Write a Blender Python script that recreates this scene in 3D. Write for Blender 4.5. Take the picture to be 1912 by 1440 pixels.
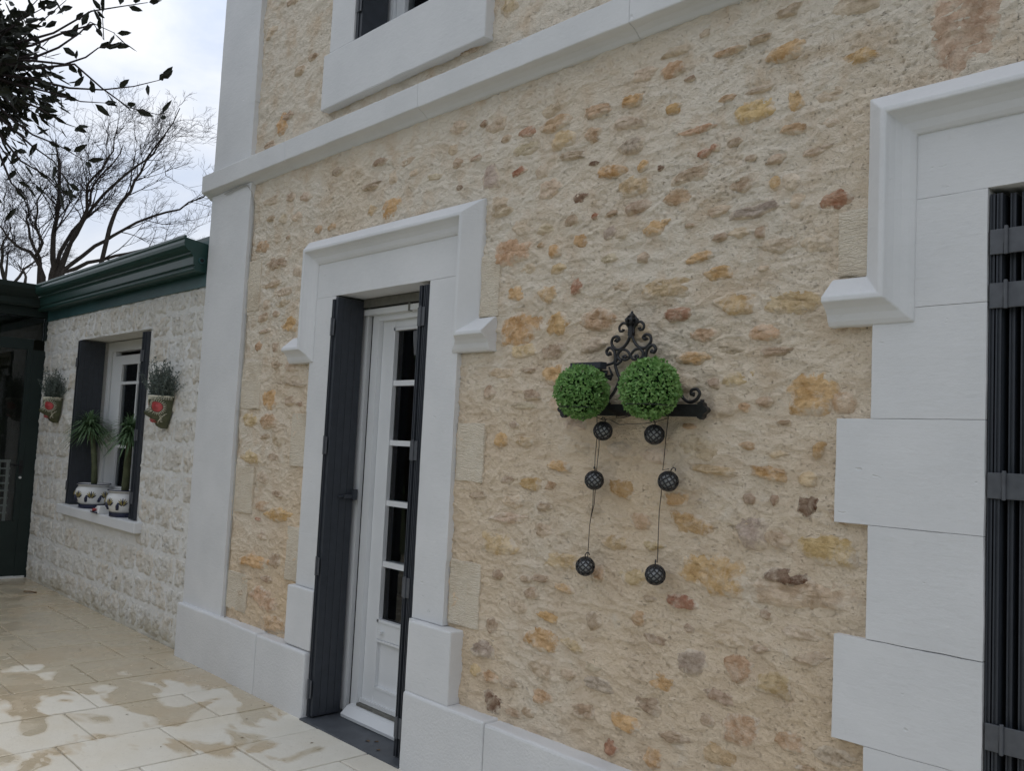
import bpy, bmesh, math, random
import numpy as np
from mathutils import Matrix, Vector
random.seed(7); rng = np.random.RandomState(7)
SC = bpy.context.scene
for o in list(bpy.data.objects): bpy.data.objects.remove(o)
COL = SC.collection

# ------------------------------------------------------------------ camera
cd = bpy.data.cameras.new('camera'); cam = bpy.data.objects.new('camera', cd); COL.objects.link(cam)
cd.sensor_width = 36.0; cd.lens = 30.807; cd.clip_start = .05; cd.clip_end = 2000
RX = (0.69207951, 0.72017603, 0.04870770); RU = (0.01675453, -0.08348828, 0.99636790); RF = (-0.72162680, 0.68874974, 0.06984675)
M = Matrix.Identity(4)
for i in range(3):
    M[i][0] = RX[i]; M[i][1] = RU[i]; M[i][2] = -RF[i]
M[0][3], M[1][3], M[2][3] = 0.0, -2.55, 1.5
cam.matrix_world = M
SC.camera = cam

# ------------------------------------------------------------------ sky and light
W = bpy.data.worlds.new('World'); SC.world = W; W.use_nodes = True
wn = W.node_tree; wn.nodes.clear()
def wnode(t, **k):
    n = wn.nodes.new(t)
    for a, v in k.items(): setattr(n, a, v)
    return n
SKY_GAIN = 1.20
SUN_EL = math.radians(42); SUN_AZ = math.radians(-78)      # azimuth from +y towards +x
wo = wnode('ShaderNodeOutputWorld'); bg = wnode('ShaderNodeBackground'); bg.inputs['Strength'].default_value = .1
sk = wnode('ShaderNodeTexSky'); sk.sky_type = 'NISHITA'; sk.sun_disc = False
sk.sun_elevation = SUN_EL; sk.sun_rotation = SUN_AZ % (2*math.pi)
tc = wnode('ShaderNodeTexCoord')
mp = wnode('ShaderNodeMapping'); mp.inputs['Scale'].default_value = (1.0, 1.0, 1.7); mp.inputs['Location'].default_value = (.35, .2, .1)
nz = wnode('ShaderNodeTexNoise'); nz.inputs['Scale'].default_value = 3.6; nz.inputs['Detail'].default_value = 7; nz.inputs['Roughness'].default_value = .56; nz.inputs['Distortion'].default_value = .35
rp = wnode('ShaderNodeValToRGB')
rp.color_ramp.elements[0].position = .38; rp.color_ramp.elements[0].color = (5.6, 6.3, 7.6, 1)
rp.color_ramp.elements[1].position = .62; rp.color_ramp.elements[1].color = (8.0, 8.2, 8.6, 1)
mx = wnode('ShaderNodeMixRGB'); mx.inputs[0].default_value = .93
L = wn.links.new
L(tc.outputs['Generated'], mp.inputs['Vector']); L(mp.outputs['Vector'], nz.inputs['Vector'])
L(nz.outputs[0], rp.inputs[0]); L(sk.outputs[0], mx.inputs[1]); L(rp.outputs[0], mx.inputs[2])
sepw = wnode('ShaderNodeSeparateXYZ'); L(tc.outputs['Generated'], sepw.inputs[0])
def wmath(op, a, b):
    n = wnode('ShaderNodeMath', operation=op)
    for i, v in enumerate((a, b)):
        if isinstance(v, (int, float)): n.inputs[i].default_value = v
        else: L(v, n.inputs[i])
    return n.outputs[0]
up = wmath('ADD', wmath('MULTIPLY', wmath('MAXIMUM', sepw.outputs['Z'], 0.), .42), .66)
dt = wnode('ShaderNodeVectorMath', operation='DOT_PRODUCT'); L(tc.outputs['Generated'], dt.inputs[0])
dt.inputs[1].default_value = (math.sin(SUN_AZ)*math.cos(SUN_EL), math.cos(SUN_AZ)*math.cos(SUN_EL), math.sin(SUN_EL))
glow = wmath('MULTIPLY', wmath('POWER', wmath('MAXIMUM', dt.outputs['Value'], 0.), 2.5), .13)
tot = wnode('ShaderNodeVectorMath', operation='SCALE'); L(mx.outputs[0], tot.inputs[0]); L(wmath('MULTIPLY', wmath('ADD', up, glow), SKY_GAIN), tot.inputs['Scale'])
L(tot.outputs[0], bg.inputs['Color']); L(bg.outputs[0], wo.inputs['Surface'])

sl = bpy.data.lights.new('sun', 'SUN'); sl.energy = .5; sl.angle = math.radians(18); sl.color = (1, .95, .88)
sun = bpy.data.objects.new('sun', sl); COL.objects.link(sun)
sd = Vector((math.sin(SUN_AZ)*math.cos(SUN_EL), math.cos(SUN_AZ)*math.cos(SUN_EL), math.sin(SUN_EL)))
sun.rotation_euler = sd.to_track_quat('Z', 'Y').to_euler(); sun.location = sd*40

SC.view_settings.view_transform = 'Standard'
try: SC.view_settings.look = 'None'
except Exception: pass
SC.view_settings.exposure = 0.19; SC.view_settings.gamma = 1.0; SC.view_settings.use_curve_mapping = False
SC.cycles.max_bounces = 8; SC.cycles.transparent_max_bounces = 12
SC.cycles.caustics_reflective = False; SC.cycles.caustics_refractive = False
SC.cycles.use_denoising = True

# ------------------------------------------------------------------ noise (numpy gradient noise)
_perm = rng.permutation(256); _perm = np.concatenate([_perm, _perm, _perm])
_g3 = rng.normal(size=(256, 3)); _g3 /= np.linalg.norm(_g3, axis=1)[:, None]
def noise3(p):
    p = np.asarray(p, float); i = np.floor(p).astype(int); f = p-i; i &= 255
    u = f*f*f*(f*(f*6-15)+10); r = 0
    for dx in (0, 1):
        for dy in (0, 1):
            for dz in (0, 1):
                h = _perm[_perm[_perm[i[:, 0]+dx]+i[:, 1]+dy]+i[:, 2]+dz]
                g = _g3[h]; d = f-np.array((dx, dy, dz))
                w = (u[:, 0] if dx else 1-u[:, 0])*(u[:, 1] if dy else 1-u[:, 1])*(u[:, 2] if dz else 1-u[:, 2])
                r = r+w*(g*d).sum(1)
    return r*1.5
def fbm(p, octs=4, gain=.5):
    a, s, r = 1.0, 1.0, 0
    for k in range(octs):
        r = r+a*noise3(p*s+17.3*k); a *= gain; s *= 2.03
    return r
def n1(*a): return float(noise3(np.array([a]))[0])

# ------------------------------------------------------------------ mesh helpers
class MB:
    def __init__(s): s.v = []; s.f = []; s.m = []
    def add(s, vs, fs, mi=0):
        o = len(s.v); s.v += [tuple(map(float, v)) for v in vs]
        s.f += [tuple(int(i)+o for i in f) for f in fs]; s.m += [mi]*len(fs); return s
    def box(s, x0, x1, y0, y1, z0, z1, mi=0):
        vs = [(x, y, z) for x in (x0, x1) for y in (y0, y1) for z in (z0, z1)]
        return s.add(vs, [(0, 1, 3, 2), (4, 6, 7, 5), (0, 4, 5, 1), (2, 3, 7, 6), (0, 2, 6, 4), (1, 5, 7, 3)], mi)
    def tube(s, pts, rad, n=6, mi=0, cap=True):
        pts = [Vector(p) for p in pts]
        if not hasattr(rad, '__len__'): rad = [rad]*len(pts)
        t0 = (pts[1]-pts[0]).normalized()
        a = t0.orthogonal().normalized(); vs = []
        for i, p in enumerate(pts):
            t = (pts[min(i+1, len(pts)-1)]-pts[max(i-1, 0)])
            t = t.normalized() if t.length > 1e-9 else t0
            a = (a-t*a.dot(t)); a = a.normalized() if a.length > 1e-6 else t.orthogonal().normalized()
            b = t.cross(a)
            for k in range(n):
                c = 2*math.pi*k/n; vs.append(p+(a*math.cos(c)+b*math.sin(c))*rad[i])
        fs = [(i*n+k, i*n+(k+1) % n, (i+1)*n+(k+1) % n, (i+1)*n+k) for i in range(len(pts)-1) for k in range(n)]
        if cap and n > 3: fs += [tuple(range(n))[::-1], tuple((len(pts)-1)*n+k for k in range(n))]
        return s.add(vs, fs, mi)
    def lathe(s, prof, c=(0, 0, 0), n=24, mi=0):      # profile of (r, z)
        vs = [(c[0]+r*math.cos(2*math.pi*k/n), c[1]+r*math.sin(2*math.pi*k/n), c[2]+z) for r, z in prof for k in range(n)]
        fs = [(i*n+k, i*n+(k+1) % n, (i+1)*n+(k+1) % n, (i+1)*n+k) for i in range(len(prof)-1) for k in range(n)]
        return s.add(vs, fs, mi)
    def build(s, name, mats, parent=None, smooth=False, color=None):
        me = bpy.data.meshes.new(name); me.from_pydata(s.v, [], s.f)
        if not isinstance(mats, (list, tuple)): mats = [mats]
        for m in mats: me.materials.append(m)
        if len(mats) > 1: me.polygons.foreach_set('material_index', s.m)
        if smooth: me.polygons.foreach_set('use_smooth', [True]*len(me.polygons))
        me.update(); return link(name, me, parent, color)
def link(name, me, parent=None, color=None, loc=None):
    o = bpy.data.objects.new(name, me); COL.objects.link(o)
    if parent is not None: o.parent = parent; o.matrix_parent_inverse = Matrix.Translation(-world_loc(parent))
    if color: o.color = (*color, 1)
    if loc: o.location = loc
    return o
def world_loc(o):
    l = Vector(o.location)
    while o.parent is not None:
        l = l+o.matrix_parent_inverse.to_translation(); o = o.parent; l = l+Vector(o.location)
    return l
def tag(o, label=None, cat=None, group=None, kind=None):
    if label: o['label'] = label
    if cat: o['category'] = cat
    if group: o['group'] = group
    if kind: o['kind'] = kind
    return o
def empty(name, loc=(0, 0, 0), parent=None):
    o = bpy.data.objects.new(name, None); COL.objects.link(o); o.location = loc; o.empty_display_size = .1
    if parent is not None: o.parent = parent; o.matrix_parent_inverse = Matrix.Translation(-world_loc(parent))
    return o

def axis_pts(lo, hi, r, step):
    n = max(1, int(round((hi-lo-2*r)/step)))
    e = [] if hi-lo < 6*r+.03 else [.007]
    return [lo, lo+.3*r, lo+r]+[lo+r+a for a in e]+[lo+r+(hi-lo-2*r)*k/n for k in range(1, n)]+[hi-r-a for a in e]+[hi-r, hi-.3*r, hi]
def rbox(x0, x1, y0, y1, z0, z1, r=.005, step=.07, amp=.0012, freq=9., chip=0.0):
    """rounded box with an uneven surface: a worn, hand-dressed block"""
    ax = [axis_pts(a, b, min(r, (b-a)*.3), step) for a, b in ((x0, x1), (y0, y1), (z0, z1))]
    idx = {}; vs = []; fs = []
    def vid(i, j, k):
        if (i, j, k) not in idx: idx[(i, j, k)] = len(vs); vs.append((ax[0][i], ax[1][j], ax[2][k]))
        return idx[(i, j, k)]
    n = [len(a)-1 for a in ax]
    for i in range(n[0]):
        for k in range(n[2]):
            fs.append((vid(i, 0, k), vid(i+1, 0, k), vid(i+1, 0, k+1), vid(i, 0, k+1)))
            fs.append((vid(i, n[1], k), vid(i, n[1], k+1), vid(i+1, n[1], k+1), vid(i+1, n[1], k)))
    for j in range(n[1]):
        for k in range(n[2]):
            fs.append((vid(0, j, k), vid(0, j, k+1), vid(0, j+1, k+1), vid(0, j+1, k)))
            fs.append((vid(n[0], j, k), vid(n[0], j+1, k), vid(n[0], j+1, k+1), vid(n[0], j, k+1)))
    for i in range(n[0]):
        for j in range(n[1]):
            fs.append((vid(i, j, 0), vid(i, j+1, 0), vid(i+1, j+1, 0), vid(i+1, j, 0)))
            fs.append((vid(i, j, n[2]), vid(i+1, j, n[2]), vid(i+1, j+1, n[2]), vid(i, j+1, n[2])))
    p = np.array(vs); lo = np.array((x0, y0, z0)); hi = np.array((x1, y1, z1))
    rr = np.minimum(r, (hi-lo)*.3)
    if chip:
        q0 = np.clip(p, lo+rr, hi-rr); e = np.linalg.norm((p-q0)/rr, axis=1) > 1.05
        c = np.clip(noise3(p*16+5)-.25, 0, 1)*chip*e
        cen = (lo+hi)/2; p = p-np.sign(p-q0)*c[:, None]
    q = np.clip(p, lo+rr, hi-rr); d = p-q; l = np.linalg.norm(d, axis=1)[:, None]
    p = np.where(l > 1e-9, q+d/np.maximum(l, 1e-9)*np.minimum(l, rr.min()), p)
    if amp:
        s = np.stack([fbm(p*freq+k*31.7, 3) for k in range(3)], 1); p = p+s*amp
    return p, fs
def block(name, x0, x1, y0, y1, z0, z1, mat, parent, r=.005, step=.07, amp=.0012, freq=9., chip=.006):
    p, fs = rbox(x0, x1, y0, y1, z0, z1, r, step, amp, freq, chip)
    o = MB().add(p, fs).build(name, mat, parent, smooth=True)
    o.data.set_sharp_from_angle(angle=math.radians(16)); return o

# ------------------------------------------------------------------ materials
class Mat:
    def __init__(s, name):
        s.m = bpy.data.materials.new(name); s.m.use_nodes = True; s.t = s.m.node_tree
        s.b = s.t.nodes['Principled BSDF']; s.L = s.t.links.new
    def n(s, t, **k):
        n = s.t.nodes.new(t)
        for a, v in k.items():
            if a in n.inputs: n.inputs[a].default_value = v
            else: setattr(n, a, v)
        return n
    def pos(s, obj=False):
        if obj: return s.n('ShaderNodeTexCoord').outputs['Object']
        return s.n('ShaderNodeNewGeometry').outputs['Position']
    def mapping(s, v, scale=(1, 1, 1), rot=(0, 0, 0)):
        m = s.n('ShaderNodeMapping'); m.inputs['Scale'].default_value = scale; m.inputs['Rotation'].default_value = rot
        s.L(v, m.inputs['Vector']); return m.outputs[0]
    def noise(s, v, scale, detail=4, rough=.55, dist=0.):
        n = s.n('ShaderNodeTexNoise'); n.inputs['Scale'].default_value = scale; n.inputs['Detail'].default_value = detail
        n.inputs['Roughness'].default_value = rough; n.inputs['Distortion'].default_value = dist
        s.L(v, n.inputs['Vector']); return n.outputs[0]
    def ramp(s, v, *st):
        r = s.n('ShaderNodeValToRGB'); e = r.color_ramp.elements
        while len(e) < len(st): e.new(.5)
        for k, (p, c) in enumerate(st):
            e[k].position = p; e[k].color = (c, c, c, 1) if not hasattr(c, '__len__') else (*c, 1)
        s.L(v, r.inputs[0]); return r.outputs[0]
    def mix(s, f, a, b, mode='MIX'):
        n = s.n('ShaderNodeMixRGB', blend_type=mode)
        for i, v in enumerate((f, a, b)):
            if isinstance(v, (int, float)): n.inputs[i].default_value = v if i == 0 else (v, v, v, 1)
            elif isinstance(v, tuple): n.inputs[i].default_value = (*v, 1)
            else: s.L(v, n.inputs[i])
        return n.outputs[0]
    def math(s, op, a, b=None):
        n = s.n('ShaderNodeMath', operation=op)
        for i, v in enumerate((a, b)):
            if v is None: continue
            if isinstance(v, (int, float)): n.inputs[i].default_value = v
            else: s.L(v, n.inputs[i])
        return n.outputs[0]
    def bump(s, h, dist=.01, strength=1., prev=None):
        b = s.n('ShaderNodeBump'); b.inputs['Distance'].default_value = dist; b.inputs['Strength'].default_value = strength
        s.L(h, b.inputs['Height'])
        if prev is not None: s.L(prev, b.inputs['Normal'])
        return b.outputs[0]
    def out(s, color=None, rough=None, normal=None, spec=None, metal=None):
        for key, v in (('Base Color', color), ('Roughness', rough), ('Normal', normal), ('Specular IOR Level', spec), ('Metallic', metal)):
            if v is None: continue
            if isinstance(v, (int, float)): s.b.inputs[key].default_value = v
            elif isinstance(v, tuple): s.b.inputs[key].default_value = (*v, 1)
            else: s.L(v, s.b.inputs[key])
        return s.m
def plain(name, c, rough=.6, spec=.4, var=.12, scale=12, metal=0., bump=0.):
    m = Mat(name); v = m.pos(True); f = m.noise(v, scale, 4)
    col = m.mix(m.ramp(f, (.3, 0.), (.7, 1.)), tuple(x*(1-var) for x in c), tuple(min(1, x*(1+var)) for x in c))
    nrm = m.bump(m.noise(v, scale*9, 3), .002, bump) if bump else None
    return m.out(col, rough, nrm, spec, metal)

MORTAR = (.60, .515, .405)
def mat_mortar():
    m = Mat('lime_mortar'); v = m.pos()
    big = m.noise(v, 1.1, 3, .5); mid = m.noise(v, 7, 5, .6); fine = m.noise(v, 95, 3, .7)
    st = m.noise(m.mapping(v, (32, 32, 95), (0, .5, 0)), 1, 4, .6, .6)
    sep = m.n('ShaderNodeSeparateXYZ'); m.L(v, sep.inputs[0])
    zz = m.math('MULTIPLY', sep.outputs['Z'], .16)
    bb = m.math('ADD', m.math('MULTIPLY', big, 1.0), zz)
    c = m.mix(m.ramp(bb, (.45, 0.), (.95, 1.)), (.835, .645, .435), (.86, .765, .63))
    c = m.mix(m.ramp(mid, (.34, .8), (.52, 0.)), c, (.74, .585, .42))
    c = m.mix(m.ramp(mid, (.60, 0.), (.75, .6)), c, (.87, .80, .69))
    c = m.mix(m.ramp(fine, (.25, .45), (.34, 0.)), c, (.52, .42, .31))
    h = m.math('ADD', m.math('MULTIPLY', m.noise(v, 60, 5, .72), 1.0), m.math('MULTIPLY', st, .55))
    nb = m.bump(h, .015, 1.)
    pit = m.ramp(m.noise(m.mapping(v, (85, 85, 125)), 1, 2, .5), (.25, 0.), (.37, 1.))
    nb = m.bump(pit, .006, .9, nb)
    return m.out(c, .95, nb, .15)
def mat_stone():
    m = Mat('rubble_stone'); v = m.pos(); oi = m.n('ShaderNodeObjectInfo')
    a = m.noise(v, 16, 6, .65, .4); b = m.noise(v, 42, 5, .65); g = m.noise(m.mapping(v, (20, 20, 60)), 1, 4, .6)
    c = m.mix(m.ramp(a, (.36, 0.), (.62, 1.)), m.mix(1., oi.outputs['Color'], (.76, .70, .63), 'MULTIPLY'), m.mix(.35, m.mix(1., oi.outputs['Color'], (1.2, 1.2, 1.2), 'MULTIPLY'), (.66, .55, .41)))
    c = m.mix(m.ramp(b, (.28, .6), (.44, 0.)), c, m.mix(1., oi.outputs['Color'], (.42, .34, .28), 'MULTIPLY'))
    c = m.mix(m.ramp(g, (.60, 0.), (.78, .5)), c, (.64, .53, .38))
    at = m.n('ShaderNodeAttribute', attribute_name='rim')
    sm = m.math('ADD', at.outputs['Fac'], m.math('MULTIPLY', m.math('SUBTRACT', m.noise(v, 22, 5, .7), .5), 1.9))
    mc = m.mix(m.noise(v, 9, 3), (.78, .62, .45), (.85, .76, .63))
    c = m.mix(m.ramp(sm, (.60, 0.), (.95, 1.)), c, mc)
    c = m.mix(m.ramp(m.noise(v, 13, 6, .7, .5), (.50, 0.), (.68, .7)), c, mc)
    h = m.math('ADD', m.noise(v, 38, 6, .72, .5), m.math('MULTIPLY', g, .5))
    nb = m.bump(h, .017, 1.0)
    return m.out(c, .92, nb, .15)
def mat_dressed():
    m = Mat('dressed_stone'); v = m.pos()
    w = m.n('ShaderNodeTexWave', wave_type='BANDS', bands_direction='Z'); w.inputs['Scale'].default_value = 19; w.inputs['Distortion'].default_value = 13; w.inputs['Detail'].default_value = 3; w.inputs['Detail Scale'].default_value = 2.2
    m.L(m.mapping(v, (.7, 1, 1.6), (0, .1, 0)), w.inputs['Vector'])
    a = m.noise(v, 12, 5, .6)
    c = m.mix(a, (.72, .61, .46), (.82, .745, .62))
    c = m.mix(m.ramp(m.noise(v, 5, 3), (.5, 0.), (.7, .5)), c, (.52, .41, .28))
    nb = m.bump(m.math('ADD', m.math('MULTIPLY', w.outputs['Fac'], .3), m.noise(v, 45, 6, .75)), .011, .9)
    return m.out(c, .93, nb, .15)
def mat_paint(name='white_masonry_paint', rough_cast=0.):
    m = Mat(name); v = m.pos()
    a = m.noise(v, 3.2, 5, .6); d = m.noise(v, 14, 5, .65)
    c = m.mix(m.ramp(a, (.3, 0.), (.7, 1.)), (.640, .645, .645), (.715, .716, .714))
    c = m.mix(m.ramp(d, (.66, 0.), (.80, .35)), c, (.57, .565, .55))
    tool = m.noise(m.mapping(v, (14, 14, 70)), 1, 4, .6, .5)
    pit = m.ramp(m.noise(m.mapping(v, (20, 20, 38)), 1, 2, .5), (.20, 0.), (.27, 1.))
    if rough_cast:
        nb = m.bump(m.noise(v, 85, 4, .6), .006, .6)
    else:
        nb = m.bump(m.math('ADD', m.math('MULTIPLY', tool, .6), m.noise(v, 40, 5, .6)), .0028, .6)
        nb = m.bump(pit, .003, .7, nb)
    return m.out(c, .62, nb, .3)
def mat_annex():
    m = Mat('whitewashed_rubble'); v = m.pos(); oi = m.n('ShaderNodeObjectInfo')
    a = m.noise(v, 6, 5, .65); b = m.noise(v, 26, 5, .68, .4); r = oi.outputs['Random']
    sep = m.n('ShaderNodeSeparateXYZ'); m.L(v, sep.inputs[0])
    bias = m.math('ADD', a, m.math('MULTIPLY', m.math('SUBTRACT', r, .5), .22))
    c = m.mix(m.ramp(bias, (.45, 0.), (.75, 1.)), (.81, .785, .725), (.76, .69, .585))
    c = m.mix(m.ramp(b, (.28, .6), (.40, 0.)), c, (.54, .48, .40))
    damp = m.math('SUBTRACT', m.math('MULTIPLY', a, .55), sep.outputs['Z'])
    c = m.mix(m.ramp(damp, (.08, 0.), (.30, .75)), c, (.38, .33, .20))
    nb = m.bump(m.noise(v, 40, 6, .7, .4), .022, 1.)
    pit = m.ramp(m.noise(v, 42, 3, .6, .3), (.24, 0.), (.37, 1.))
    nb = m.bump(pit, .020, 1., nb)
    return m.out(c, .95, nb, .12)
def mat_annex_mortar():
    m = Mat('white_mortar'); v = m.pos()
    a = m.noise(v, 5, 4)
    sep = m.n('ShaderNodeSeparateXYZ'); m.L(v, sep.inputs[0])
    c = m.mix(m.ramp(a, (.3, 0.), (.7, 1.)), (.74, .725, .685), (.80, .79, .76))
    damp = m.math('SUBTRACT', m.math('MULTIPLY', a, .55), sep.outputs['Z'])
    c = m.mix(m.ramp(damp, (.08, 0.), (.30, .7)), c, (.42, .37, .23))
    return m.out(c, .95, m.bump(m.noise(v, 50, 5, .7), .010, 1.), .12)
def mat_slab():
    m = Mat('paving_stone'); v = m.pos(); oi = m.n('ShaderNodeObjectInfo')
    sep = m.n('ShaderNodeSeparateXYZ'); m.L(v, sep.inputs[0])
    w = m.noise(m.mapping(v, (1.25, 2.1, 1)), 2.0, 3, .45, .9)
    w = m.math('ADD', w, m.math('MULTIPLY', m.math('SUBTRACT', m.noise(v, 11, 5, .6), .5), .13))
    bias = m.math('MULTIPLY', m.math('ADD', sep.outputs['X'], 4.75), -.16)
    bias = m.math('MINIMUM', bias, .30)
    wet = m.ramp(m.math('ADD', w, bias), (.465, 0.), (.535, 1.))
    a = m.noise(v, 9, 6, .65); b = m.noise(v, 60, 4, .7)
    dry = m.mix(a, (.66, .625, .535), (.77, .74, .66)); dry = m.mix(m.ramp(m.noise(v, 1.6, 3), (.45, 0.), (.7, .5)), dry, (.66, .58, .43))
    wc = m.mix(a, (.48, .405, .285), (.60, .53, .395)); wc = m.mix(m.ramp(m.noise(v, 2.3, 3), (.45, 0.), (.65, .6)), wc, (.53, .41, .26))
    c = m.mix(wet, dry, wc)
    c = m.mix(m.math('MULTIPLY', oi.outputs['Random'], .22), c, (.50, .42, .30))
    c = m.mix(m.ramp(b, (.28, .35), (.40, 0.)), c, (.30, .26, .19))
    film = m.ramp(m.noise(v, 5.0, 3, .5), (.40, 0.), (.62, 1.))
    rg = m.mix(wet, .82, m.mix(film, .34, .10))
    rel = m.math('ADD', m.math('MULTIPLY', m.noise(v, 22, 5, .6), .8), m.math('MULTIPLY', b, .25))
    dist = m.n('ShaderNodeBump'); dist.inputs['Distance'].default_value = .006; dist.inputs['Strength'].default_value = .55
    m.L(rel, dist.inputs['Height'])
    return m.out(c, rg, dist.outputs[0], .45)
def mat_glass(name='window_glass', tint=.94):
    m = Mat(name); t = m.t
    fr = m.n('ShaderNodeFresnel'); fr.inputs['IOR'].default_value = 1.5
    tr = m.n('ShaderNodeBsdfTransparent'); tr.inputs[0].default_value = (tint*.97, tint, tint*.99, 1)
    gl = m.n('ShaderNodeBsdfGlossy'); gl.inputs['Roughness'].default_value = .01; gl.inputs[0].default_value = (.95, .97, 1, 1)
    mx = m.n('ShaderNodeMixShader'); m.L(fr.outputs[0], mx.inputs[0]); m.L(tr.outputs[0], mx.inputs[1]); m.L(gl.outputs[0], mx.inputs[2])
    t.nodes.remove(m.b); m.L(mx.outputs[0], t.nodes['Material Output'].inputs['Surface'])
    return m.m
def mat_leaf(name, c1, c2, rough=.5, trans=.25):
    m = Mat(name); v = m.pos(); a = m.noise(v, 60, 2)
    c = m.mix(m.ramp(a, (.35, 0.), (.65, 1.)), c1, c2)
    m.out(c, rough, None, .35)
    tl = m.n('ShaderNodeBsdfTranslucent'); m.L(c, tl.inputs[0])
    mx = m.n('ShaderNodeMixShader'); mx.inputs[0].default_value = trans
    m.L(m.b.outputs[0], mx.inputs[1]); m.L(tl.outputs[0], mx.inputs[2]); m.L(mx.outputs[0], m.t.nodes['Material Output'].inputs['Surface'])
    return m.m
M_MORTAR = mat_mortar(); M_STONE = mat_stone(); M_DRESS = mat_dressed(); M_PAINT = mat_paint(); M_PLINTH = mat_paint('white_roughcast_paint', 1.)
M_ANNEX = mat_annex(); M_AMORT = mat_annex_mortar(); M_SLAB = mat_slab(); M_GLASS = mat_glass(); M_VGLASS = mat_glass('veranda_glass', .88); M_RGLASS = mat_glass('tinted_roof_glass', .6)
M_JOINT = plain('paving_joint', (.50, .47, .40), .9, .2, .2, 30, bump=.6)
M_EARTH = plain('garden_ground', (.085, .095, .050), .95, .1, .3, 2, bump=.5)
M_SHUT = plain('anthracite_metal', (.036, .041, .050), .48, .4, .12, 20, bump=.12)
M_HINGE = plain('hinge_metal', (.085, .09, .10), .42, .5, .15, 40)
M_PVC = plain('white_joinery', (.74, .75, .755), .35, .45, .03, 4)
M_SEAL = plain('black_rubber', (.012, .012, .013), .6, .3, .1, 30)
M_SLATE = plain('dark_threshold_stone', (.075, .082, .092), .5, .4, .2, 14, bump=.25)
M_TRIM = plain('dull_metal_trim', (.16, .155, .135), .5, .4, .2, 30)
M_ROOM = plain('room_wall', (.55, .52, .47), .9, .1, .1, 3)
M_VROOM = plain('veranda_inner_wall', (.10, .095, .09), .9, .1, .3, 3)
M_CURT = plain('lace_curtain', (.62, .61, .58), .9, .1, .45, 22, bump=.4)
M_IRON = plain('black_wrought_iron', (.014, .014, .015), .42, .5, .3, 60, bump=.25)
M_LANT = plain('black_lantern_metal', (.020, .021, .023), .38, .5, .2, 60)
M_DIFF = plain('frosted_globe', (.52, .53, .53), .3, .5, .1, 30)
M_GREEN = plain('dark_green_aluminium', (.018, .055, .048), .38, .5, .15, 6)
M_VERA = plain('veranda_dark_frame', (.008, .018, .016), .45, .4, .15, 6)
M_TEAL = plain('green_fascia', (.030, .085, .088), .5, .4, .25, 3)
M_RAIL = plain('pale_metal_rail', (.55, .56, .55), .45, .4, .1, 10)
M_BARK = plain('grey_bark', (.060, .050, .044), .9, .1, .35, 30, bump=.5)
M_TWIG = plain('dark_twig_bark', (.045, .036, .036), .9, .1, .25, 10)
M_EVER = mat_leaf('dark_evergreen_leaf', (.010, .013, .008), (.022, .026, .014), .6, .03)
M_BOX = mat_leaf('boxwood_leaf', (.14, .31, .080), (.34, .55, .20), .45, .35)
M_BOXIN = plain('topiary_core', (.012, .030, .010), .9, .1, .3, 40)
M_STRAP = mat_leaf('narrow_leaf', (.080, .150, .070), (.17, .26, .13), .5, .25)
M_STEM = plain('fleshy_stem', (.085, .095, .050), .7, .2, .3, 25)
M_LAV = mat_leaf('grey_lavender_leaf', (.075, .10, .080), (.18, .21, .19), .7, .2)
M_FAI = plain('white_glazed_pottery', (.70, .70, .69), .22, .5, .04, 8)
M_BLUE = plain('dark_blue_glaze', (.018, .022, .055), .25, .5, .2, 20)
M_OCHRE = plain('ochre_glaze', (.26, .21, .07), .3, .5, .3, 60)
M_OLIVE = plain('olive_glaze', (.055, .060, .028), .3, .5, .4, 25)
M_RED = plain('red_glaze', (.42, .060, .065), .3, .5, .3, 30)
M_CREAM = plain('cream_glaze', (.66, .63, .50), .3, .5, .1, 30)
M_CABLE = plain('grey_cable', (.40, .39, .36), .6, .3, .1, 30)
M_WIRE = plain('brown_black_wire', (.030, .022, .018), .6, .3, .1, 30)
M_ROOF = plain('roof_tiles', (.30, .16, .10), .85, .2, .3, 8, bump=.4)
M_HEDGE = plain('hedge_foliage', (.085, .12, .055), .8, .1, .5, 5, bump=1.)
M_SOIL = plain('potting_soil', (.035, .025, .018), .95, .1, .3, 40)
M_DEAD = plain('dead_leaf', (.16, .10, .05), .8, .2, .3, 30)
M_BODY = plain('house_render', (.5, .45, .36), .9, .1, .1, 2)

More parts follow.
